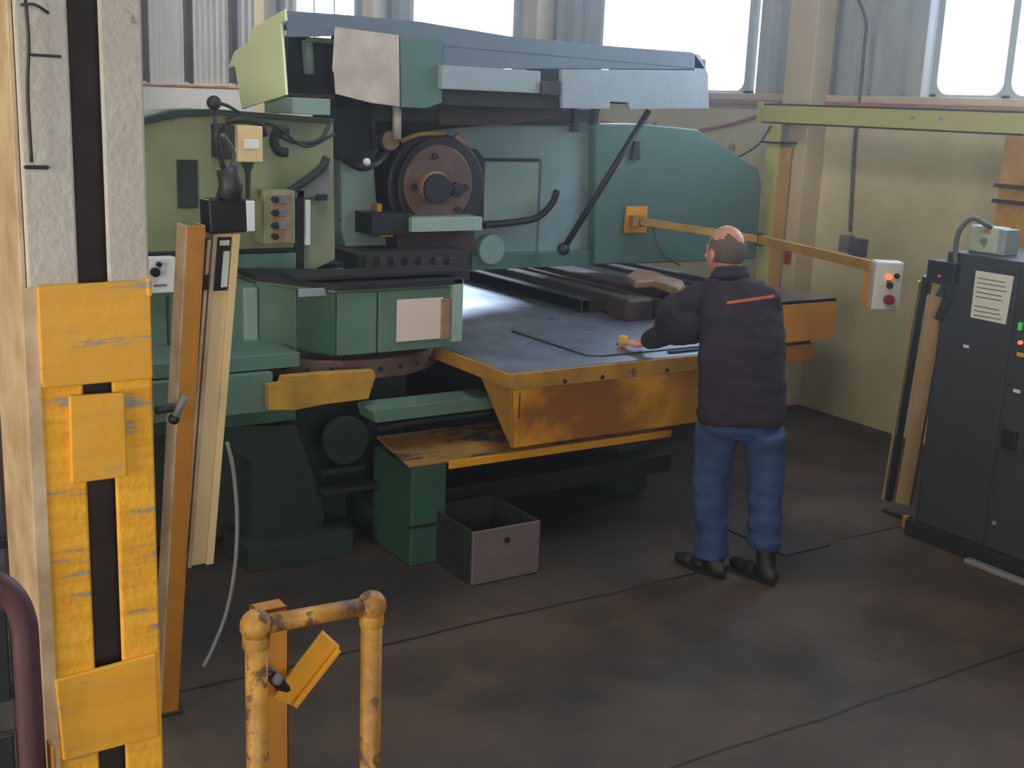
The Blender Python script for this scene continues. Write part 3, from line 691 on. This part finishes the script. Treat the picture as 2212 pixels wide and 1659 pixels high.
# ================================================================== LEFT FOREGROUND COLUMN
col = thing('lattice_column', 'whitewashed double column with scraped yellow plates, nearest thing at the left', 'column', (.67, 3.0, 0))
def two_tone():
    m = M('whitewash_over_yellow_column', (190,184,174), .85, dirt=(164,156,146), amt=.6, scale=7, bump=.35, chips=(130,124,118), chip_amt=.29, chip_scale=8)
    nt = m.node_tree; N = nt.nodes; L = nt.links; b = N['Principled BSDF']
    src = b.inputs['Base Color'].links[0].from_socket
    geo = [n for n in N if n.type == 'NEW_GEOMETRY'][0]
    sx = N.new('ShaderNodeSeparateXYZ'); L.new(geo.outputs['Position'], sx.inputs[0])
    k = N.new('ShaderNodeMath'); k.operation = 'LESS_THAN'; k.inputs[1].default_value = 1.79; L.new(sx.outputs['Z'], k.inputs[0])
    n = N.new('ShaderNodeTexNoise'); n.inputs['Scale'].default_value = 8; n.inputs['Detail'].default_value = 8
    mp = N.new('ShaderNodeMapping'); mp.inputs['Scale'].default_value = (.6,1,5); L.new(geo.outputs['Position'], mp.inputs[0]); L.new(mp.outputs[0], n.inputs['Vector'])
    r = N.new('ShaderNodeValToRGB'); r.color_ramp.elements[0].position = .355; r.color_ramp.elements[0].color = lin((150,142,134)); r.color_ramp.elements[1].position = .38; r.color_ramp.elements[1].color = lin((216,150,36))
    el = r.color_ramp.elements.new(.6); el.color = lin((232,170,46)); L.new(n.outputs['Fac'], r.inputs[0])
    mx = N.new('ShaderNodeMix'); mx.data_type = 'RGBA'; L.new(k.outputs[0], mx.inputs['Factor']); L.new(src, mx.inputs['A']); L.new(r.outputs[0], mx.inputs['B'])
    L.new(mx.outputs['Result'], b.inputs['Base Color']); return m
m_two = two_tone()
YF = 2.8
box('leg', .530, .640, YF, YF+.016, 0, 6.6, m_two, col, bevel=.006, label='left leg, white above and yellow below')
box('leg', .706, .800, YF, YF+.016, 0, 6.6, m_two, col, bevel=.006, label='right leg, white above and yellow below')
box('inner_web', .642, .80, YF+.06, YF+.30, 0, 6.6, m_gap, col)
box('lacing', .57, .64, YF+.2, YF+.24, 0, 6.6, m_gap, col)
box('side_plate', .517, .529, YF+.01, YF+.37, 0, 6.6, m_flange, col, bevel=.003, label='scuffed beige side plate')
box('side_plate', .517, .546, YF-.004, YF+.0, 0, 1.79, m_flange, col, bevel=0)
def plate(pts, Y=YF-.014): return fp('batten_plate', pts, Y, .014, m_yelcol, col, bevel=.004)
plate([(80,618),(325,605),(331,818),(95,840),(90,830)])
plate([(150,856),(270,848),(276,1030),(155,1046)])
plate([(120,1470),(338,1412),(345,1590),(138,1645)])
fp('yellow_edge', [(318,603),(328,602),(330,640),(320,640)], YF-.02, .02, m_yelcol, col)
tube('wire', [P(55,0,'Y',YF-.02), P(62,90,'Y',YF-.02), P(60,200,'Y',YF-.02), P(68,350,'Y',YF-.02)], .0035, m_soot, col)
tube('wire', [P(58,118,'Y',YF-.015), P(100,120,'Y',YF-.015), P(132,122,'Y',YF-.015)], .003, m_soot, col)
fb('wire_clip', (54,358), (108,366), YF-.02, .02, m_soot, col)
tube('wire', [P(45,10,'Y',YF-.02), P(75,10,'Y',YF-.03), P(105,28,'Y',YF-.02)], .003, m_soot, col)

# behind the column, far left
lc = thing('rusty_rack', 'dark rusty rack behind the column at the far left edge', 'rack', (.35, 3.9, 0))
for x in (.30, .60): 
    for y_ in (3.7, 4.5): box('upright', x, x+.05, y_, y_+.05, 0, 1.75, m_rustd, lc)
for z in (.35, .85, 1.35): box('shelf', .30, .65, 3.7, 4.55, z, z+.03, m_dkgreen, lc)
tag(box('rusty_block', .37, .59, 3.85, 4.35, .882, 1.12, m_rustd, bevel=.01), 'rust brown block on the middle shelf of the rack', 'block')
tag(box('green_crate', .37, .59, 3.85, 4.35, .382, .62, m_dkgreen, bevel=.01), 'dark green crate on the lowest shelf of the rack', 'crate')
# maroon bent pipe bottom left
mp_ = thing('maroon_guard_rail', 'dark maroon bent pipe rail with an orange strip at the bottom left corner', 'rail', (.2, 2.0, 0))
m_mar = M('dark_maroon_paint', (84,54,56), .55, dirt=(56,38,40), amt=.6, scale=6)
tube('bent_pipe', [(.12,2.3,1.31), (.30,2.3,1.315), (.36,2.3,1.295), (.392,2.3,1.23), (.396,2.3,1.1), (.396,2.3,.6), (.396,2.3,.01)], .026, m_mar, mp_)
tube('bent_pipe', [(.12,2.3,1.31), (-.06,2.3,1.315), (-.12,2.3,1.29), (-.15,2.3,1.2), (-.15,2.3,.6), (-.15,2.3,.01)], .026, m_mar, mp_)
for z in (.35, .62, .89, 1.16): box('panel_slat', -.12, .365, 2.295, 2.305, z-.1, z+.1, m_black, mp_)
box('orange_strip', .428, .438, 2.28, 2.32, 0, .95, m_orange, mp_)
box('foot_plate', -.2, .46, 2.2, 2.4, 0, .015, m_soot, mp_)

# ================================================================== LEFT LIGHT CURTAIN STAND
ls = thing('light_curtain_stand', 'leaning orange post with a cream light curtain bar and black cap, beside the column', 'light curtain', (1.2, 4.0, 0))
pf, pt_ = P(366,1545,'Y',4.0), P(424,487,'Y',4.0); pf.z = 0
bm = bmesh.new()
def lean_prism(bm, foot, head, x0, x1, y0, y1):
    d = head-foot
    add_prism(bm, [foot+Vector((x0,y0,0)), foot+Vector((x1,y0,0)), foot+Vector((x1,y1,0)), foot+Vector((x0,y1,0))], d)
pf = Vector((P(366,1545,'Y',4.0).x, 4.0, .01))
lean_prism(bm, pf, pt_, -.027, .027, 0, .008); bm_link('post_face', bm, m_orange, ls, bevel=.002)
bm = bmesh.new(); lean_prism(bm, pf, pt_, -.035, -.027, 0, .10); bm_link('post_flange', bm, m_flange, ls, bevel=.002, label='left flange of the post, coloured pale for the light on it')  # beige instead of orange, for warm light on this left flange
bm = bmesh.new(); lean_prism(bm, pf, pt_, .027, .033, 0, .10); bm_link('post_flange', bm, m_orange, ls, bevel=.002)
box('foot_plate', pf.x-.04, pf.x+.05, 3.99, 4.11, 0, .012, m_soot, ls)
cb_, ct_ = P(430,1222,'Y',4.05), P(487,505,'Y',4.05)
def lb(name, o0, o1, y0, y1, mat, t0=0., t1=1., label=None, parent=None):
    bm = bmesh.new(); f = cb_+(ct_-cb_)*t0; h = cb_+(ct_-cb_)*t1
    lean_prism(bm, f, h, o0, o1, y0, y1); return bm_link(name, bm, mat, parent or ls, bevel=.002, label=label)
lb('light_bar', -.045, .052, .01, .07, m_creamp)
lb('bar_edge', .026, .052, -.008, .012, m_creamp)
lb('bar_edge', -.045, -.03, -.008, .012, m_flange)
lb('bar_side', -.09, -.047, .0, .06, m_rustd, .0, .985, label='brown side channel')
lb('grey_side', -.062, -.05, -.004, .02, m_flange, .1, .985)
lb('label_panel', -.028, .024, .002, .011, m_blackp, .835, .99)
lb('printed_label', -.002, .022, -.001, .003, m_paper, .845, .95)
lb('maker_label', -.018, .018, -.001, .003, m_paper, .966, .982)
lb('side_bracket', -.082, -.05, -.006, .03, m_blackp, .84, .885)
cp = P(487,466,'Y',4.03)
obox('cap', cp+Vector((.003,.03,0)), (1,0,.03), (0,1,0), .068, .05, .058, m_blackp, ls, bevel=.008)
tube('cap_cylinder', [P(492,432,'Y',4.03), P(500,400,'Y',4.03), P(489,362,'Y',4.03)], [.042,.042,.036], m_soot, ls, curve=False)
tube('cap_spring', [P(482,362,'Y',4.03), P(468,300,'Y',4.0), P(472,270,'Y',4.0)], .01, m_soot, ls)
tube('cap_cable', [P(500,365,'Y',4.04), P(505,330,'Y',4.06), P(480,290,'Y',4.04)], .008, m_cable, ls)
tube('clamp_lever', [P(376,905,'Y',3.96), P(400,856,'Y',3.94)], .013, m_grey, ls, curve=False)
tube('clamp_shaft', [P(336,886,'Y',4.0), P(374,880,'Y',3.97)], .016, m_soot, ls, curve=False)
ball('clamp_knob', P(376,905,'Y',3.96), .02, m_blackp, ls)
tube('hanging_cable', [P(490,955,'Y',4.06), P(503,1010,'Y',4.05), P(512,1110,'Y',4.04), P(508,1220,'Y',4.02), P(490,1320,'Y',4.0), P(462,1395,'Y',3.98), P(440,1440,'Y',3.97)], .0075, m_grey, ls)

# ================================================================== FOREGROUND YELLOW PIPE GUARD
gy = thing('pipe_guard', 'rusted yellow pipe guard hoop standing in the foreground', 'guard rail', (1.0, 2.3, 0))
YG = 2.3
bL, bR = P(553,1352,'Y',YG), P(803,1307,'Y',YG)
r = .0245
tube('post', [(P(556,1500,'Y',YG).x,YG,0), (bL.x,YG,bL.z)], r, m_yelold, gy, curve=False, seg=20)
tube('post', [(P(803,1500,'Y',YG).x,YG,0), (bR.x,YG,bR.z)], r, m_yelold, gy, curve=False, seg=20)
tube('top_pipe', [bL, bR], r*.85, m_yelold, gy, curve=False, seg=20)
ball('corner_ball', bL, .035, m_yelold, gy, sc=(1,1,1.05)); ball('corner_ball', bR, .034, m_yelold, gy)
cyl('collar', bL-Vector((0,0,.035)), (0,0,1), .030, .03, m_yelold, gy); cyl('collar', bR-Vector((0,0,.035)), (0,0,1), .0285, .03, m_yelold, gy)
for b_ in (bL, bR): cyl('base_flange', (b_.x, YG, .006), (0,0,1), .055, .012, m_yelold, gy)
YG2 = 2.38
xa, xb = P(557,1480,'Y',YG2).x, P(624,1480,'Y',YG2).x
zt2 = P(580,1318,'Y',YG2).z
bm = bmesh.new(); add_box(bm, xa, xb, YG2, YG2+.006, 0, zt2); add_box(bm, xa, xa+.006, YG2, YG2+.05, 0, zt2); add_box(bm, xb-.006, xb, YG2, YG2+.05, 0, zt2); add_box(bm, xa, xb, YG2, YG2+.05, zt2-.006, zt2)
bm_link('channel_post', bm, m_orange, gy, bevel=.002)
tp_ = [P(x,y,'Y',YG2-.06) for x, y in ((590,1508),(696,1369),(733,1403),(636,1527))]
prism('tilted_plate', tp_, (.006,.012,.004), m_yel, gy, bevel=.001)
prism('plate_lip', [P(x,y,'Y',YG2-.065) for x, y in ((636,1527),(733,1403),(728,1398),(630,1520))], (0,-.012,0), m_yel, gy, bevel=.001)
tube('clamp_bolt', [P(580,1453,'Y',YG2-.05), P(606,1478,'Y',YG2-.05), P(628,1490,'Y',YG2-.04)], [.012,.016,.017], m_blackp, gy, curve=False)
ball('clamp_nut', P(598,1468,'Y',YG2-.07), .013, m_grey, gy)
ball('clamp_end', P(582,1455,'Y',YG2-.06), .013, m_blackp, gy)

# floor bits
tag(box('orange_pedal', 4.20, 4.27, 4.40, 4.50, 0, .12, m_orange, bevel=.01), 'orange foot pedal on the floor between the man and the press', 'pedal')
tag(box('rubber_mat', 4.42, 4.76, 4.12, 4.6, 0, .008, m_black, bevel=.003), 'black rubber mat on the floor right of the man', 'mat')

# ================================================================== THE MAN
P0 = Vector((3.95, 4.05, 0)); aw = P0.normalized(); rt = Vector((aw.y, -aw.x, 0))
def L2W(r_, d_, z_): return P0 + rt*r_ + aw*d_ + Vector((0,0,z_))
def PM(px, py, d_):
    """pixel -> local (r, d, z) on the upright plane through the man at depth d"""
    rr = R3 @ Vector((px-cx, -(py-cy), -F)); t = ((P0+aw*d_-CAM).dot(aw))/rr.dot(aw); p = CAM+rr*t-P0
    return Vector((p.dot(rt), d_, p.z))
def V(*a): return Vector(a)
def sph(bm, m, nu=20, nv=12):
    top = bm.verts.new(m @ Vector((0,0,1))); bot = bm.verts.new(m @ Vector((0,0,-1))); rings = []
    for j in range(1, nv):
        a = math.pi*j/nv; rings.append([bm.verts.new(m @ Vector((math.sin(a)*math.cos(2*math.pi*k/nu), math.sin(a)*math.sin(2*math.pi*k/nu), math.cos(a)))) for k in range(nu)])
    for k in range(nu):
        k2 = (k+1) % nu; bm.faces.new((top, rings[0][k], rings[0][k2])); bm.faces.new((bot, rings[-1][k2], rings[-1][k]))
        for a, b in zip(rings, rings[1:]): bm.faces.new((a[k], b[k], b[k2], a[k2]))
def ell(bm, c, rad, rot=0, tilt=0):
    sph(bm, Matrix.Translation(c) @ Matrix.Rotation(rot, 4, 'Z') @ Matrix.Rotation(tilt, 4, 'X') @ Matrix.Diagonal((*rad, 1)), 24, 16)
def cone(bm, a, b, ra, rb):
    n = 6; pts = [a+(b-a)*i/n for i in range(n+1)]
    add_tube(bm, pts, [ra+(rb-ra)*i/n for i in range(n+1)], 18)
    for p, q in ((a, ra), (b, rb)): sph(bm, Matrix.Translation(p) @ Matrix.Scale(q, 4), 18, 12)
def loft(bm, st, seg=28):
    """st: (centre, half width, half depth, yaw)"""
    rings = []
    for c, a_, b_, yaw in st:
        rings.append([bm.verts.new(c+V(math.cos(t)*a_*math.cos(yaw)-math.sin(t)*b_*math.sin(yaw), math.cos(t)*a_*math.sin(yaw)+math.sin(t)*b_*math.cos(yaw), 0)) for t in [2*math.pi*k/seg for k in range(seg)]])
    for x, y in zip(rings, rings[1:]):
        for k in range(seg): bm.faces.new((x[k], x[(k+1) % seg], y[(k+1) % seg], y[k]))
    bm.faces.new(rings[0][::-1]); bm.faces.new(rings[-1])
def blob(name, build, voxel, smooth, mat, parent=None, rough=None, label=None):
    bm = bmesh.new(); build(bm)
    bmesh.ops.recalc_face_normals(bm, faces=bm.faces)
    for v in bm.verts: v.co = L2W(*v.co)
    me = bpy.data.meshes.new('tmp'); bm.to_mesh(me); bm.free()
    o = bpy.data.objects.new('tmp', me); C.objects.link(o)
    r_ = o.modifiers.new('r', 'REMESH'); r_.mode = 'VOXEL'; r_.voxel_size = voxel
    s_ = o.modifiers.new('s', 'SMOOTH'); s_.iterations = smooth; s_.factor = .5
    dg = bpy.context.evaluated_depsgraph_get(); dg.update()
    m2 = bpy.data.meshes.new_from_object(o.evaluated_get(dg)); bpy.data.objects.remove(o)
    m2.name = name
    if rough:
        for v in m2.vertices: v.co += v.normal*rough(v.co)
    m2.materials.clear()
    return link(name, m2, mat, parent, smooth=True, label=label)
yw = math.radians(28)                    # torso turned to his left
fwd = V(-math.sin(yw), math.cos(yw), 0)  # the way the chest faces
sid = V(math.cos(yw), math.sin(yw), 0)   # his right
hc = PM(1566,540,.30)                    # head centre
hy = math.radians(42)
hf = V(-math.sin(hy), math.cos(hy), 0); hs = V(math.cos(hy), math.sin(hy), 0)
nk = PM(1578,600,.26)
shL = PM(1462,665,.27); shR = PM(1654,628,.17)
elL = PM(1420,712,.52); wrL = PM(1402,738,.74)
tgt = V(*[0,0,0]); tw = P(1372,742,'Z',TZ+.045)-P0; hd = V(tw.dot(rt), tw.dot(aw), tw.z)
wrL = hd + V(.075,-.055,.03); elL = (shL+wrL)/2 + V(.02,-.03,-.03)
elR = shR + sid*.035 + V(.02,.06,-.28); wrR = V(.12,.50,TZ+.09)
hipL, hipR = V(-.10,.03,.86), V(.115,.02,.86)
knL, knR = V(-.112,.07,.47), V(.148,.05,.49)
anL, anR = V(-.085,.03,.09), V(.172,.02,.10)
def hand(bm, wrist, palm, fdir, side, curl, s=1.):
    """palm centre, finger direction, thumb side"""
    fdir = fdir.normalized(); up = V(0,0,1); side = side.normalized()
    cone(bm, wrist, palm-fdir*.02, .024, .022)
    for k in range(4):
        c = palm + side*(.027-.018*k); cone(bm, c-fdir*.035, c+fdir*.03, .0125, .0115)
    ln = (.066,.074,.070,.055)
    for k in range(4):
        b0 = palm + side*(.028-.0185*k) + fdir*.034; l = ln[k]*s; d = fdir.copy(); p = b0
        for j, fr in enumerate((.45,.3,.25)):
            d = (d*math.cos(curl[j]) - up*math.sin(curl[j])).normalized() if j else (d-up*curl[0]).normalized()
            q = p + d*l*fr*1.15; cone(bm, p, q, .0088-.0008*j, .0082-.0008*j); p = q
    b0 = palm + side*.026 - fdir*.03; d1 = (side*.75+fdir*.6-up*.25).normalized(); q = b0+d1*.035; cone(bm, b0, q, .0125, .0105)
    d2 = (side*.2+fdir*.9-up*.35).normalized(); cone(bm, q, q+d2*.033, .0102, .0085)
fL = (hd-wrL); fL.z = 0
HS = 1.10
def build_body(bm):
    n0 = len(bm.verts)
    # head
    ell(bm, hc+V(0,0,.012)-hf*.012, (.074,.092,.098), hy)           # skull
    ell(bm, hc+hf*.028-V(0,0,.035), (.060,.066,.082), hy)           # face
    ell(bm, hc+hf*.052-V(0,0,.098), (.036,.034,.026), hy)           # chin
    ell(bm, hc+hf*.094-V(0,0,.028), (.011,.019,.026), hy)           # nose
    ell(bm, hc+hf*.082+V(0,0,.010), (.042,.012,.010), hy)           # brow
    ell(bm, hc+hf*.080-V(0,0,.068), (.024,.012,.009), hy)           # lips
    for s in (-1, 1):
        ell(bm, hc+hs*(s*.076)-hf*.004-V(0,0,.024), (.009,.020,.032), hy+s*.35)   # ears
        ell(bm, hc+hs*(s*.03)+hf*.078-V(0,0,.006), (.012,.010,.008), hy)         # eyes lids
        ell(bm, hc+hs*(s*.036)+hf*.062-V(0,0,.034), (.022,.022,.02), hy)         # cheek
    bm.verts.ensure_lookup_table()
    for v in bm.verts[n0:]: v.co = hc + (v.co-hc)*HS
    cone(bm, nk+V(0,0,-.05), hc-V(0,0,.06)-hf*.015, .066, .062)
    # trunk, arms, legs under the clothes
    loft(bm, [(V(0,.02,.84),.15,.10,yw),(V(-.005,.05,1.0),.155,.105,yw),(V(-.01,.10,1.15),.165,.11,yw),(V(-.03,.15,1.3),.165,.11,yw),(V(-.045,.19,1.42),.13,.09,yw),(nk-V(0,0,.03),.06,.06,yw)])
    cone(bm, shL+V(.03,-.02,-.02), elL, .05, .04); cone(bm, elL, wrL, .04, .027)
    cone(bm, shR-V(.03,0,.04), elR, .05, .04); cone(bm, elR, wrR, .04, .027)
    for h_, k_, a_ in ((hipL,knL,anL),(hipR,knR,anR)): cone(bm, h_, k_, .062, .048); cone(bm, k_, a_, .052, .036)
    hand(bm, wrL, hd, fL, V(fL.y,-fL.x,0), (.15,.55,.6))
    fR = V(-.5,.85,0).normalized(); hand(bm, wrR, wrR+fR*.07-V(0,0,.045), fR, V(-fR.y,fR.x,0), (.1,.3,.3))
person = blob('person', build_body, .0052, 3, m_skin)
tag(person, 'man in dark plum jacket and blue jeans, seen from behind, leaning over the table', 'person')
def wr(v): return .013*mnoise.noise(Vector((v.x*8, v.y*8, v.z*5))) + .007*mnoise.noise(Vector((v.x*16, v.y*16, v.z*26)))
def build_jacket(bm):
    loft(bm, [(V(.002,.02,.79),.208,.148,yw*.5),(V(.002,.022,.82),.214,.155,yw*.5),(V(0,.035,.92),.212,.15,yw*.6),(V(-.008,.06,1.05),.214,.148,yw*.7),(V(-.018,.095,1.18),.214,.148,yw*.8),
              (V(-.035,.13,1.30),.208,.142,yw),(V(-.052,.165,1.39),.176,.124,yw),(V(-.062,.20,1.455),.118,.098,yw),(nk+V(0,-.02,-.01),.082,.08,yw)])
    cone(bm, PM(1500,650,.24), PM(1462,672,.3), .085, .078)
    cone(bm, nk+V(-.01,-.01,-.03), PM(1478,660,.27), .070, .080); cone(bm, nk+V(.01,-.02,-.035), shR-V(.01,0,.045), .066, .072)
    cone(bm, shL, elL, .080, .066); cone(bm, elL, wrL-(hd-wrL)*.1, .066, .046)
    cone(bm, PM(1500,700,.24), elL, .10, .062)
    cone(bm, shR-V(.05,0,.03), shR-V(0,0,.055), .075, .078); cone(bm, shR-V(-.005,0,.05), elR, .078, .066); cone(bm, elR, wrR-V(.02,.06,-.02), .064, .045)
jk = blob('jacket', build_jacket, .010, 6, m_jacket, person, rough=wr)
def build_collar(bm):
    c = nk+V(-.002,.0,.012)
    seg = 28
    add_tube(bm, [c+V(math.cos(t)*.072*1.02, math.sin(t)*.07, .012*math.sin(t+2.6)) for t in [2*math.pi*k/seg for k in range(seg+1)]], .022, 12)
    add_tube(bm, [c+V(math.cos(t)*.066, math.sin(t)*.066, .03+.012*math.sin(t+2.6)) for t in [2*math.pi*k/seg for k in range(seg+1)]], .015, 12)
blob('collar', build_collar, .007, 3, m_jacket, jk)
def build_jeans(bm):
    loft(bm, [(V(.002,.02,.88),.165,.115,yw*.5),(V(.002,.02,.83),.182,.130,yw*.5),(V(.004,.02,.76),.192,.13,yw*.5),(V(.006,.03,.72),.17,.11,yw*.5)])
    for s, (k_, a_, hip) in enumerate(((knL,anL,hipL),(knR,anR,hipR))):
        c0 = V(-.105,.03,.76) if s == 0 else V(.118,.02,.76)
        zb = .085 if s == 0 else .165
        pts = [c0, c0.lerp(k_, .5)+V(0,.01,0), k_, k_.lerp(a_, .35), k_.lerp(a_, .7), V(a_.x, a_.y, zb+.03), V(a_.x, a_.y, zb)]
        rr = [.106,.101,.09,.085,.080,.083,.080]
        add_tube(bm, pts, rr, 24)
def wrj(v): return .013*mnoise.noise(Vector((v.x*7, v.y*7, v.z*16))) + .004*mnoise.noise(v*26)
blob('jeans', build_jeans, .010, 4, m_jeans, person, rough=wrj)
for s, a_ in enumerate((anL, anR)):
    ang = math.radians(52 if s == 0 else 42)
    fd = V(-math.sin(ang), math.cos(ang), 0)
    base = V(a_.x+(.03 if s == 0 else .02), a_.y-.03, 0)
    def build_shoe(bm, fd=fd, base=base, a_=a_, s=s):
        for t_, w, h_ in ((-.02,.040,.045),(.03,.042,.050),(.10,.046,.042),(.17,.047,.034),(.215,.040,.028)):
            ell(bm, base+fd*t_+V(0,0,h_*.92), (w, w*1.2, h_), ang)
        cone(bm, base+fd*.005+V(0,0,.05), V(a_.x+.0, a_.y, .15 if s == 0 else .22), .046, .050)
    sh = blob('shoe', build_shoe, .007, 3, m_shoe, person)
    for v in sh.data.vertices:                                     # flat sole
        if v.co.z + WP[sh.name].z < .004: v.co.z = .004 - WP[sh.name].z
    def build_sole(bm, fd=fd, base=base, ang=ang):
        sd = V(fd.y, -fd.x, 0); n = 24; ring = []
        for k in range(n):
            t_ = 2*math.pi*k/n; x = math.cos(t_); ring.append(base+fd*(.095+.155*x)+sd*(math.sin(t_)*(.044+.008*x)))
        add_prism(bm, ring, (0,0,.022))
    bm = bmesh.new(); build_sole(bm)
    for v in bm.verts: v.co = L2W(*v.co)
    bm_link('sole', bm, m_blackp, sh, bevel=.004)
# hair: a band round the back and sides, crown bald
hb_ = bmesh.new()
bmesh.ops.create_uvsphere(hb_, u_segments=56, v_segments=40, radius=1)
kill = []
crown = (V(.16,-.50,.82)).normalized()
for v in hb_.verts:
    c_ = v.co.copy()
    if c_.dot(crown) > .82 + .03*mnoise.noise(c_*9): kill.append(v); continue
    if c_.z > .46+.05*mnoise.noise(c_*7) and c_.y > -.42: kill.append(v); continue          # bald front
    if c_.y > .38: kill.append(v); continue                           # face
    if c_.z < -.62 + (.25 if c_.y > 0 else 0): kill.append(v); continue   # nape line
    if c_.z < -.05 and c_.y > .12: kill.append(v)
bmesh.ops.delete(hb_, geom=kill, context='VERTS')
mt = Matrix.Translation(hc+(V(0,0,.010)-hf*.012)*HS) @ Matrix.Rotation(hy, 4, 'Z') @ Matrix.Diagonal((.0785*HS,.0965*HS,.1015*HS,1))
for v in hb_.verts:
    k_ = 1+.018*mnoise.noise(v.co*14)
    v.co = L2W(*(mt @ (v.co*k_)))
ho = bm_link('hair', hb_, m_hair, person, smooth=True)
sol = ho.modifiers.new('thick', 'SOLIDIFY'); sol.thickness = .007; sol.offset = -1
# orange piping across the shoulders, laid on the jacket
from mathutils.bvhtree import BVHTree
jm = jk.data; bt2 = BVHTree.FromPolygons([v.co+WP[jk.name] for v in jm.vertices], [tuple(p.vertices) for p in jm.polygons])
def on_jacket(px, py):
    d_ = (R3 @ Vector((px-cx, -(py-cy), -F))).normalized(); h_ = bt2.ray_cast(CAM, d_)
    return (h_[0]+h_[1]*.001) if h_[0] else None
bm = bmesh.new(); prev = None
for k in range(13):
    x = 1570+(1672-1570)*k/12; y = 655-(15)*k/12
    a_, b_ = on_jacket(x, y-3.2), on_jacket(x, y+3.2)
    if a_ is None or b_ is None: prev = None; continue
    cur = (bm.verts.new(a_), bm.verts.new(b_))
    if prev: bm.faces.new((prev[0], prev[1], cur[1], cur[0]))
    prev = cur
if len(bm.faces):
    st = bm_link('piping', bm, m_stripe, jk, label='thin orange line across the shoulders')
    so = st.modifiers.new('thick', 'SOLIDIFY'); so.thickness = .004; so.offset = 0
else: bm.free()
# yellow thing in the left hand
tw_ = L2W(*(hd + fL.normalized()*.085 - V(0,0,.012)))
fdw = (rt*fL.x + aw*fL.y).normalized()
tm = thing('tape_measure', 'small yellow hand tool held against the table in the man\'s left hand', 'hand tool', (tw_.x, tw_.y, TZ+.013))
obox('case', (tw_.x, tw_.y, TZ+.044), fdw, (-fdw.y, fdw.x, 0), .026, .016, .031, m_ylw, tm, bevel=.01)
obox('tip', Vector((tw_.x, tw_.y, TZ+.02))+fdw*.03, fdw, (-fdw.y, fdw.x, 0), .012, .008, .006, m_blackp, tm, bevel=.002)

# ================================================================== HAZE ADDED FOR THE PALE VEIL NEAR THE WINDOWS
m_air = bpy.data.materials.new('veil_haze'); m_air.use_nodes = True
nt = m_air.node_tree; nt.nodes.remove(nt.nodes['Principled BSDF'])
vs = nt.nodes.new('ShaderNodeVolumeScatter'); vs.inputs['Color'].default_value = (.94,.97,1,1); vs.inputs['Density'].default_value = .009; vs.inputs['Anisotropy'].default_value = .8
nt.links.new(vs.outputs[0], nt.nodes['Material Output'].inputs['Volume'])
bm = bmesh.new(); add_box(bm, -5.15, WX+.28, -3.55, 32.2, -.2, 6.75)
tag(bm_link('haze', bm, m_air), 'thin haze filling the hall, added for the pale veil near the bright windows', 'haze', kind='stuff')

# ================================================================== LIGHT: one bright sky, let in by the windows, two added wall openings and the added roof openings
def portal(name, loc, rot, sx, sy):
    l = bpy.data.lights.new(name, 'AREA'); l.shape = 'RECTANGLE'; l.size = sx; l.size_y = sy; l.energy = 1; l.cycles.is_portal = True
    o = bpy.data.objects.new(name, l); C.objects.link(o); o.location = loc; o.rotation_euler = rot; return o
for a, b in wins: portal('window_portal', (WX+.2, (a+b)/2, (SILL+WT)/2), (0, math.radians(90), 0), WT-SILL, b-a)
for x0, x1, y0, y1 in SKYL: portal('roof_opening_portal', ((x0+x1)/2, (y0+y1)/2, 6.85), (0, 0, 0), x1-x0, y1-y0)
portal('side_opening_portal', (-5.25, 1.2, 1.95), (0, math.radians(-90), 0), 3.9, 2.8)
portal('rear_opening_portal', (-.55, -3.65, 2.75), (math.radians(90), 0, 0), 2.9, 2.3)
w = bpy.data.worlds.new('sky'); bpy.context.scene.world = w; w.use_nodes = True
nt = w.node_tree; bg = nt.nodes['Background']; bg.inputs['Strength'].default_value = SKY
tc = nt.nodes.new('ShaderNodeTexCoord'); sp = nt.nodes.new('ShaderNodeSeparateXYZ'); mr = nt.nodes.new('ShaderNodeMapRange'); mxw = nt.nodes.new('ShaderNodeMix'); mxw.data_type = 'RGBA'
mr.inputs['From Min'].default_value = -.9; mr.inputs['From Max'].default_value = .2
mxw.inputs['A'].default_value = (1.15,1.02,.80,1); mxw.inputs['B'].default_value = (.80,.93,1.10,1)       # sunlit haze on one side, pale blue overcast on the other
nt.links.new(tc.outputs['Generated'], sp.inputs[0]); nt.links.new(sp.outputs['X'], mr.inputs['Value']); nt.links.new(mr.outputs[0], mxw.inputs['Factor']); nt.links.new(mxw.outputs['Result'], bg.inputs['Color'])
sc = bpy.context.scene
sc.view_settings.view_transform = 'Standard'; sc.view_settings.look = 'None'; sc.view_settings.exposure = 0; sc.view_settings.gamma = 1; sc.view_settings.use_curve_mapping = False
sc.cycles.use_adaptive_sampling = True; sc.cycles.adaptive_threshold = .02
sc.cycles.max_bounces = 5; sc.cycles.sample_clamp_indirect = 5
